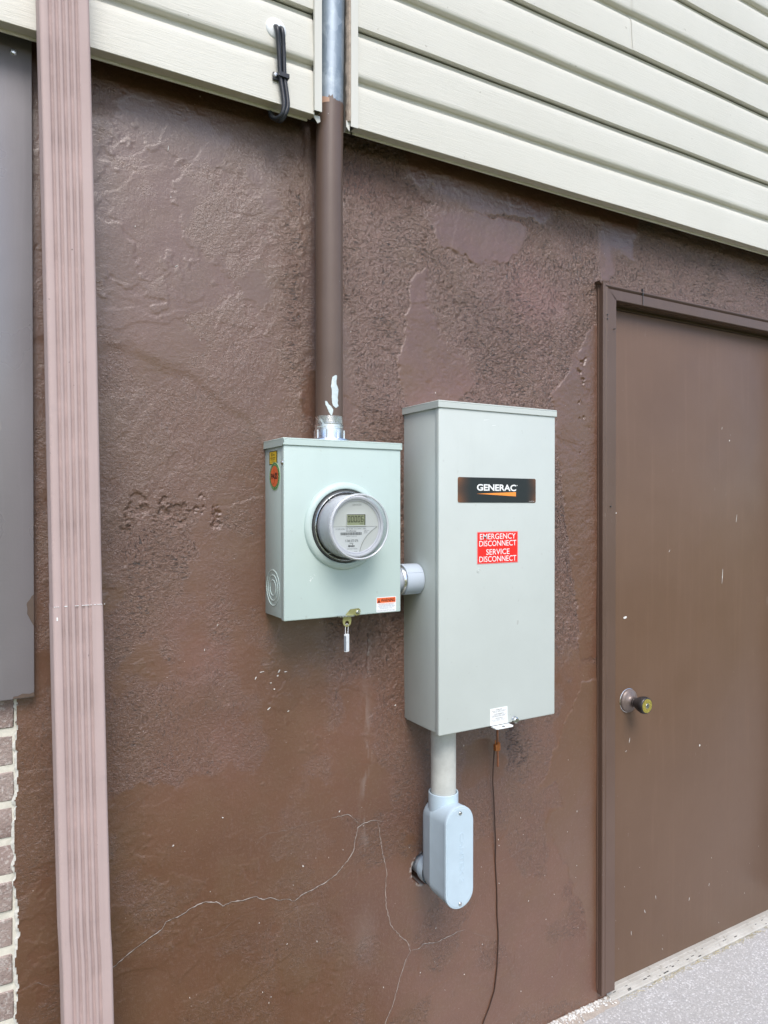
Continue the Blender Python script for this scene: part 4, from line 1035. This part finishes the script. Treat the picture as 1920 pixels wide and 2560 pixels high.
# ================================================================== COUPLING BETWEEN THE BOXES
CP = thing("conduit_coupling", "short grey plastic coupling joining the meter box to the tall switch box", "coupling", (.866, -.058, H-.171))
cx_, cy_, cz_ = .829, -.058, H-.1705
b = MB(); b.cyl((cx_-.002, cy_, cz_), (1, 0, 0), .0300, .046, 48); obj("nipple", b, MT['pvc_grey'], CP)
b = MB(); b.lathe([(.030, .0225), (.0345, .0225), (.0352, .0240), (.0352, .0290), (.0340, .0305), (.030, .0305)], (cx_, cy_, cz_), (1, 0, 0), 48); obj("seal_washer", b, MT['aluminium'], CP)
b = MB(); b.lathe([(.030, .0310), (.0352, .0310), (.0362, .0325), (.0362, .0760), (.030, .0775)], (cx_, cy_, cz_), (1, 0, 0), 56)
for a in (60, 150, 240, 330):
    u_, v_ = math.cos(R(a)), math.sin(R(a)); b.tube([(cx_+.033, cy_+u_*.0362, cz_+v_*.0362), (cx_+.0755, cy_+u_*.0362, cz_+v_*.0362)], .0009, 6)
obj("coupling_sleeve", b, MT['pvc'] if False else simple("mid_grey_pvc", (.46, .52, .60), .4, 0, .04, 8), CP)
b = MB(); b.cyl((cx_-.0005, cy_, cz_), (1, 0, 0), .0345, .004, 6); obj("lock_nut", b, MT['steel'], CP)

# ================================================================== CONDUIT BELOW AND ELBOW FITTING
EXC, EYC = .974, -.0700
PC = thing("plastic_conduit", "short weathered off-white conduit dropping from the switch box into the elbow fitting", "conduit", (EXC, EYC, .72))
MTcond = simple("weathered_conduit", (.52, .53, .50), .6, 0, .14, 26, .2, 160)
b = MB(); b.cyl((EXC, EYC, .700), (0, 0, 1), .0302, TZ0-.695, 56); obj("conduit_tube", b, MTcond, PC)
b = MB(); b.lathe([(.0302, TZ0-.013), (.0375, TZ0-.0125), (.0382, TZ0-.011), (.0382, TZ0-.0022), (.0302, TZ0-.0018)], (EXC-.001, EYC, 0), (0, 0, 1), 12); obj("lock_ring", b, MT['pvc'], PC, smooth=20)

LBT = thing("elbow_fitting", "pale blue-grey plastic access elbow with oval screwed cover turning into the wall", "conduit fitting", (EXC, -.08, .51))
pv = MT['pvc']
def stadium(hw, zt, zb, n=18):
    """outline (x,z) of a round-ended slab"""
    p = []
    for k in range(n+1): a = math.pi*k/n; p.append((EXC+hw*math.cos(a), zt-hw+hw*math.sin(a)))
    for k in range(n+1): a = math.pi+math.pi*k/n; p.append((EXC+hw*math.cos(a), zb+hw+hw*math.sin(a)))
    return p
def loft(layers):
    b = MB(); n = len(layers[0][1]); vs = []; fs = []
    for y, poly in layers: vs += [(x, y, z) for x, z in poly]
    for i in range(len(layers)-1):
        for k in range(n): k2 = (k+1) % n; fs.append((i*n+k, i*n+k2, (i+1)*n+k2, (i+1)*n+k))
    fs.append(tuple(range(n))); fs.append(tuple((len(layers)-1)*n+k for k in range(n))[::-1]); b.add(vs, fs); return b
ZT, ZB = .7445, .5060
b = loft([(-.1270, stadium(.0385, ZT-.001, ZB+.001)), (-.1240, stadium(.0388, ZT-.001, ZB+.001)), (-.0700, stadium(.0386, ZT-.004, ZB+.003)), (-.0690, stadium(.0389, ZT-.004, ZB+.003)), (-.0680, stadium(.0386, ZT-.004, ZB+.003)), (-.0420, stadium(.0375, ZT-.010, ZB+.010)), (-.0340, stadium(.0350, ZT-.016, ZB+.018)), (-.0300, stadium(.0300, ZT-.024, ZB+.026))])
obj("body", b, pv, LBT, smooth=35)
b = MB(); b.lathe([(.0355, -.030), (.0358, -.012), (.0350, -.006), (.0320, -.0045), (.0300, -.006)][::-1], (EXC, 0, .5480), (0, 1, 0), 48); obj("hub", b, pv, LBT, smooth=40)
b = MB(); b.lathe([(.0305, .7470), (.0318, .7565), (.0340, .7580), (.0354, .7570), (.0358, .7540), (.0362, .7050), (.0355, .6900)], (EXC, EYC, 0), (0, 0, 1), 56)
obj("hub", b, pv, LBT, smooth=40)
b = MB(); b.cyl((EXC, -.010, .5480), (0, 1, 0), .0298, .08, 40); obj("wall_stub", b, MT['pvc_grey'], LBT)
b = loft([(-.1368, stadium(.0372, ZT-.0022, ZB+.0022)), (-.1362, stadium(.0388, ZT-.0006, ZB+.0006)), (-.1346, stadium(.0396, ZT+.0002, ZB-.0002)), (-.1285, stadium(.0396, ZT+.0002, ZB-.0002)), (-.1278, stadium(.0390, ZT-.0004, ZB+.0004))])
CV = obj("cover_plate", b, pv, LBT, smooth=35)
b = loft([(-.1373, stadium(.0340, ZT-.0054, ZB+.0054)), (-.1371, stadium(.0346, ZT-.0048, ZB+.0048)), (-.1366, stadium(.0350, ZT-.0044, ZB+.0044))]); obj("raised_panel", b, pv, CV, smooth=30)
b = MB(); b.text("CANTEX 2", 0, .118, -.0055, .0055, (.9795, -.1372, .683), (0, 0, -1), (1, 0, 0), .012, depth=.0007); obj("raised_lettering", b, pv, CV, smooth=0)
for zz_ in (.7285, .5175):
    b = MB(); b.lathe([(.0001, .0024), (.0034, .0022), (.0046, .0008), (.0048, 0)], (EXC+.001, -.1371, zz_), (0, -1, 0), 20); b.box(EXC-.003, EXC+.005, -.1398, -.1393, zz_-.0005, zz_+.0005); obj("cover_screw", b, MT['steel'], CV)

# ================================================================== GROUNDING WIRE
GW = thing("copper_wire", "bare weathered copper wire stub hanging below the tall switch box", "wire", (1.172, -.012, .77))
b = MB(); b.tube([(1.174, -.028, TZ0+.01), (1.1735, -.0275, .90), (1.1735, -.027, .85), (1.1745, -.026, .82), (1.1755, -.026, .79), (1.1760, -.026, .7655)], .0030, 12); obj("wire_strand", b, MT['copper'], GW)
SB = thing("split_bolt_clamp", "orange bronze clamp joining the copper wire to the thin brown wire", "clamp", (1.172, -.026, .815))
b = MB(); b.cyl((1.1755, -.0275, .8085), (0, 0, 1), .0062, .018, 6); b.cyl((1.1755, -.0275, .8265), (0, 0, 1), .0045, .003, 12); obj("clamp_nut", b, MT['bronze'], SB, smooth=20)
b = MB(); b.box(1.1635, 1.1700, -.0330, -.0225, .8085, .8250, .0012); b.tube([(1.1665, -.0275, .823), (1.1665, -.0275, .836)], .0016, 8); obj("clamp_jaw", b, MT['bronze'], SB)
PW = MB(); rs = random.Random(8)
P = [(1.1667, -.024, .823), (1.1668, -.022, .80), (1.1672, -.016, .765), (1.1672, -.010, .72), (1.1680, -.0075, .68), (1.1830, -.0068, .62), (1.1878, -.0062, .5093), (1.190, -.0062, .44), (1.1920, -.0062, .3707), (1.1945, -.0062, .32), (1.1948, -.0062, .2851), (1.192, -.0062, .22), (1.1815, -.0062, .1623), (1.166, -.0062, .125), (1.148, -.0062, .093), (1.135, -.006, .05), (1.130, -.006, -.01)]
P = [(1.1667, -.024, .823), (1.1670, -.022, .80), (1.1690, -.016, .765), (1.1720, -.010, .72), (1.1775, -.0075, .68)]+P[6:]
fine_ = []
for i in range(len(P)-1):
    for k in range(4):
        t = k/4; a, c = Vector(P[i]), Vector(P[i+1]); v = a.lerp(c, t); 
        if i > 4: v.x += .0008*math.sin(v.z*47); v.y = -height_at(v.x, v.z)-.0016
        fine_.append(v)
fine_.append(Vector(P[-1]))
PW.tube(fine_, .0017, 8)
o = obj("brown_wire", PW, MT['brown_wire'], None, loc=(1.19, -.01, .0)); tag(o, "thin brown painted wire running down the wall beside the elbow fitting", "wire")

# ================================================================== CABLES ON THE SIDING
GR = thing("cable_entry_cap", "round white cap on the siding where two black cables come out", "cable cap", (.549, -.075, 2.431))
b = MB(); b.lathe([(.0225, 0), (.0222, .0020), (.0195, .0042), (.0120, .0065), (.0001, .0078)], (.5487, -.0738, 2.4310), (0, -1, 0), 48); obj("cap_disc", b, MT['white_plastic'], GR, smooth=60)
def cable(name, dx, dy, label, seed):
    P = [(0.5448+dx*1.00, -0.0710, 2.4343), (0.5453+dx*1.00, -0.0835, 2.4299), (0.5463+dx*1.00, -0.0900, 2.4186), (0.5502+dx*1.00, -0.0860, 2.3896), (0.5551+dx*0.85, -0.0825, 2.3341), (0.5605+dx*0.80, -0.0840, 2.2948), (0.5622+dx*0.75, -0.0850, 2.2732), (0.5590+dx*0.60, -0.0830, 2.2555), (.5535+dx*.6, -.074, 2.2490-dx*.3), (.5490+dx*.5, -.060+dy*.3, 2.2530), (.5460+dx*.4, -.048+dy*.3, 2.2660), (.5450+dx*.4, -.042+dy*.3, 2.29)]
    Q = []
    for i in range(len(P)-1):
        p0, p1, p2, p3 = [Vector(P[max(0, min(len(P)-1, i+k))]) for k in (-1, 0, 1, 2)]
        for k in range(8):
            t = k/8; Q.append(.5*((2*p1)+(-p0+p2)*t+(2*p0-5*p1+4*p2-p3)*t*t+(-p0+3*p1-3*p2+p3)*t**3))
    Q.append(Vector(P[-1]))
    b = MB(); b.tube(Q, .0047, 14); o = obj(name, b, MT['black'], None, smooth=40, loc=(.57, -.06, 2.26)); tag(o, label, "cable", "black cables hanging from the cap")
cable("black_cable", 0.0, -.004, "left one of the two black cables hanging from the white cap", 1)
cable("black_cable", .0108, .003, "right one of the two black cables hanging from the white cap, nearer the mast pipe", 2)
KP = thing("cable_clip", "small black clip with bright screw holding two black cables to the siding", "cable clip", (.557, -.080, 2.332))
b = MB(); b.prism([(.5492, 2.3375), (.5716, 2.3365), (.5716, 2.3276), (.5492, 2.3286)], (0, -.0875, 0), EX, EZ, (0, -.0030, 0))
b.prism([(-.0750, 2.3365), (-.0905, 2.3365), (-.0905, 2.3276), (-.0750, 2.3276)], (.5708, 0, 0), (0, 1, 0), EZ, (.0014, 0, 0)); obj("clip_strap", b, MT['black'], KP)
b = MB(); b.box(.5404, .5522, -.0795, -.0750, 2.3237, 2.3394, .001); obj("clip_base", b, MT['black'], KP)
b = MB(); b.lathe([(.0001, .0032), (.0036, .0028), (.0050, 0)], (.5458, -.0795, 2.3330), (0, -1, 0), 18); b.box(.5443, .5451, -.0832, -.0826, 2.3300, 2.3360); obj("clip_screw", b, MT['steel'], KP)

# ================================================================== DOOR
DR = thing("door", "flat brown painted door with a round knob at the right edge", "door", (2.07, .03, .02))
LY = .0200; LX0, LX1 = 1.6160, 2.5050; LZ0, LZ1 = .0135, H+.5830
b = MB(); b.box(LX0, LX1, LY, LY+.044, LZ0, LZ1, .0015); obj("leaf", b, MT['door'], DR)
KX, KZ = 1.7135, .8530
b = MB(); b.lathe([(.0358, -.001), (.0362, .0006), (.0345, .0016)], (KX, LY, KZ), AX, 48); KR0 = obj("rose_rim", b, MT['aluminium'], DR, smooth=40)
b = MB(); b.lathe([(.0352, .0005), (.0350, .0050), (.0330, .0080), (.0270, .0110), (.0185, .0150), (.0140, .0200), (.0132, .0290)], (KX, LY, KZ), AX, 48)
KN = obj("knob_rose", b, simple("dulled_brown_rose", (.19, .15, .135), .38, .35, .2, 40), DR, smooth=50)
b = MB(); b.lathe([(.0128, .0230), (.0140, .0235), (.0142, .0270), (.0128, .0280), (.0130, .0300), (.0175, .0370), (.0225, .0470), (.0252, .0570), (.0255, .0630), (.0242, .0680), (.0222, .0705), (.0205, .0708)], (KX, LY, KZ), AX, 56); KB = obj("knob", b, MT['knob'], DR, smooth=50)
b = MB(); b.lathe([(.0206, .0700), (.0203, .0712), (.0080, .0716), (.0076, .0708), (.0001, .0705)], (KX, LY, KZ), AX, 48); obj("knob_face", b, MT['brass'], KB, smooth=40)
b = MB(); b.lathe([(.0074, .0700), (.0074, .0724), (.0066, .0730), (.0001, .0730)], (KX, LY, KZ), AX, 32); obj("key_cylinder", b, MT['steel'], KB, smooth=30)
b = MB(); b.box(KX-.0007, KX+.0007, LY-.0734, LY-.0728, KZ-.004, KZ+.004); obj("key_slot", b, MT['black_ink'], KB, smooth=0)
b = MB(); rs = random.Random(18)
for x, z, l, wd, a in [(2.05, .66, .005, .0035, .8), (1.655, .852, .0022, .002, 0), (1.72, .73, .009, .0010, 1.3), (1.705, .70, .004, .0008, .6), (1.70, 1.105, .010, .004, .1), (2.165, 1.21, .03, .0016, 1.5), (2.24, 1.40, .02, .0013, 1.4), (1.66, 1.42, .003, .002, 0), (2.16, 1.70, .007, .0012, 1.3), (2.20, 1.66, .003, .002, 1), (1.90, 1.30, .006, .001, .9), (1.79, .19, .010, .0009, 1.9), (1.84, .22, .009, .0008, 1.7), (1.73, .14, .008, .0009, 1.6), (2.0, .17, .006, .0009, 1.2), (2.1, .19, .005, .0009, 1.2)]:
    chip(b, x, z, l, wd, a, 7, LY-.0004)
for k in range(14): chip(b, rs.uniform(1.64, 2.42), rs.uniform(.03, .34), rs.uniform(.001, .003), rs.uniform(.0004, .0009), rs.uniform(.9, 2.1), 5, LY-.0004)
obj("paint_chip", b, MT['debris'], DR, smooth=0)

DF = thing("door_frame", "brown moulded wood door frame around the flat brown door", "door frame", (2.06, 0, .02))
def casing_prof():   # (across from outer edge, out from wall)
    return [(0, .004), (0, -.0205), (.0020, -.0225), (.0090, -.0225), (.0110, -.0205), (.0125, -.0170), (.0150, -.0185), (.0180, -.0200), (.0540, -.0200), (.0560, -.0180), (.0560, .0190)]
CO = 1.5605                    # outer edge of the left casing
ZH = H+.638                    # top of the head casing
def mitred(path_a, path_b, prof, horiz):
    b = MB(); vs = []; fs = []; n = len(prof)
    for e_ in (path_a, path_b):
        for a, y in prof: vs.append(e_(a, y))
    for k in range(n-1): fs.append((k, k+1, n+k+1, n+k))
    b.add(vs, fs); return b
pr = casing_prof(); 
b = mitred(lambda a, y: (CO+a, y, .030), lambda a, y: (CO+a, y, ZH-a*.82+.006), pr, 0); obj("side_casing", b, MT['casing'], DF, smooth=20)
hp = [(0, .004), (0, -.0185), (.0015, -.0200), (.0045, -.0205), (.0085, -.0165), (.0105, -.0150), (.0120, -.0155), (.0130, -.0200), (.0400, -.0200), (.0415, -.0185), (.0415, .0300)]
b = mitred(lambda a, y: (CO+.0085+a*1.08, y, ZH-a), lambda a, y: (2.58-a*1.08, y, ZH-a), hp, 1); obj("head_casing", b, MT['casing'], DF, smooth=20)
b = mitred(lambda a, y: (2.59-a, y, ZH-a*.82+.006), lambda a, y: (2.59-a, y, .030), pr, 0); obj("side_casing", b, MT['casing'], DF, smooth=20)
b = MB(); b.box(1.6010, 1.6155, .0195, .12, .02, 2.05); b.box(2.5060, 2.53, .0195, .12, .02, 2.05); b.box(1.6010, 2.53, .0300, .12, H+.588, 2.06); b.box(1.6155, 2.506, .0665, .10, .02, H+.588); obj("jamb", b, MT['casing'], DF, smooth=0)
b = MB(); b.box(CO-.0035, CO+.0002, -.0060, .002, .04, ZH+.004)
b.prism([(1.5480, ZH+.006), (1.5660, ZH+.010), (1.5680, ZH+.003), (1.5580, ZH-.002)], (0, -.018, 0), EX, EZ, (0, .018, 0))
obj("paint_bead", b, MT['casing'], DF, smooth=0)
b = MB(); b.box(1.7250, 1.7268, -.0220, -.0150, ZH-.040, ZH+.008)
b.tube([(1.578, -.0195, 1.99), (1.578, -.0235, 1.99)], .0016, 8); b.tube([(1.578, -.0195, 1.978), (1.578, -.0235, 1.978)], .0016, 8); b.tube([(1.604, -.0195, 1.952), (1.604, -.027, 1.951)], .0012, 8); b.tube([(1.592, -.0195, 1.44), (1.592, -.024, 1.44)], .002, 8)
obj("nail_head", b, MT['dark_steel'], DF, smooth=0)
TH = thing("door_threshold", "weathered pale metal threshold strip under the brown door", "threshold", (2.07, 0, 0))
tp = [(-.0240, .0012), (-.0240, .0045), (-.0225, .0062), (-.0160, .0085), (-.0150, .0075), (-.0140, .0090), (-.0060, .0112), (-.0050, .0102), (-.0040, .0118), (.0060, .0132), (.0070, .0122), (.0080, .0134), (.0300, .0134), (.0300, .0005)]
b = MB(); b.sweep(tp, 1.6005, 2.56, .08)
b.add([(1.6005, y, z) for y, z in tp], [tuple(range(len(tp)))]); obj("sill_strip", b, MT['threshold'], TH, smooth=15)
rs = random.Random(44)
for k in range(26):
    b = MB()
    x = 1.61+.88*rs.random(); y = rs.uniform(-.022, -.003); zz_ = .0075+.0065*(y+.0225)/.03
    b.box(x, x+rs.uniform(.003, .014), y, y+rs.uniform(.0006, .0022), zz_-.001, zz_+.0012)
    obj("dirt_fleck", b, MT['dark_steel'], TH, smooth=0)

# ================================================================== CRUMBS AT THE FOOT OF THE WALL
b = MB(); vs = []; fs = []; n = 70
for i in range(n):
    x = 1.02+.60*i/(n-1); yo = -.022-.010*float(fbm(np.array([x]), np.array([0.]), .05, 3, 401)[0])-.022*max(0, math.sin((x-1.30)*7)) if x > 1.2 else -.02
    vs += [(x, yo, .0006), (x, yo*.55, .0050), (x, .012, .0095)]
for i in range(n-1):
    for k in range(2): fs.append((i*3+k, i*3+3+k, i*3+4+k, i*3+k+1))
b.add(vs, fs)
o = obj("mortar_fillet", b, MT['patch'], None, smooth=60); o["kind"] = "structure"
b = MB(); rs = random.Random(21)
for k in range(420):
    x = rs.uniform(1.2, 1.605); y = -abs(rs.gauss(0, .013))-.004; s_ = rs.uniform(.0012, .0048)
    bb = bmesh.new(); bmesh.ops.create_icosphere(bb, subdivisions=1, radius=s_)
    for v in bb.verts: v.co *= rs.uniform(.6, 1.15)
    bb.transform(Matrix.Translation((x, y, .0045+max(0, (.03+y))*.14)) @ Matrix.Rotation(rs.uniform(0, 3), 4, 'Z') @ Matrix.Diagonal((1.4, 1, .6, 1))); b.bm(bb)
o = obj("plaster_crumbs", b, MT['debris'], None, smooth=0); o["kind"] = "stuff"; o["label"] = "white plaster crumbs along the foot of the brown wall"
b = MB()
for k in range(260):
    x = rs.uniform(1.62, 2.5); y = -.026-abs(rs.gauss(0, .006)); a = rs.uniform(-.6, .6); L = rs.uniform(.004, .018)
    b.tube([(x, y, .0018), (x+L*.5*math.cos(a), y+L*.5*math.sin(a), .0032), (x+L*math.cos(a), y+L*math.sin(a), .002)], .0006, 4)
o = obj("grass_clippings", b, simple("dry_straw", (.42, .37, .24), .8, 0, .3, 80), None, smooth=0); o["kind"] = "stuff"; o["label"] = "dry grass clippings along the threshold edge"
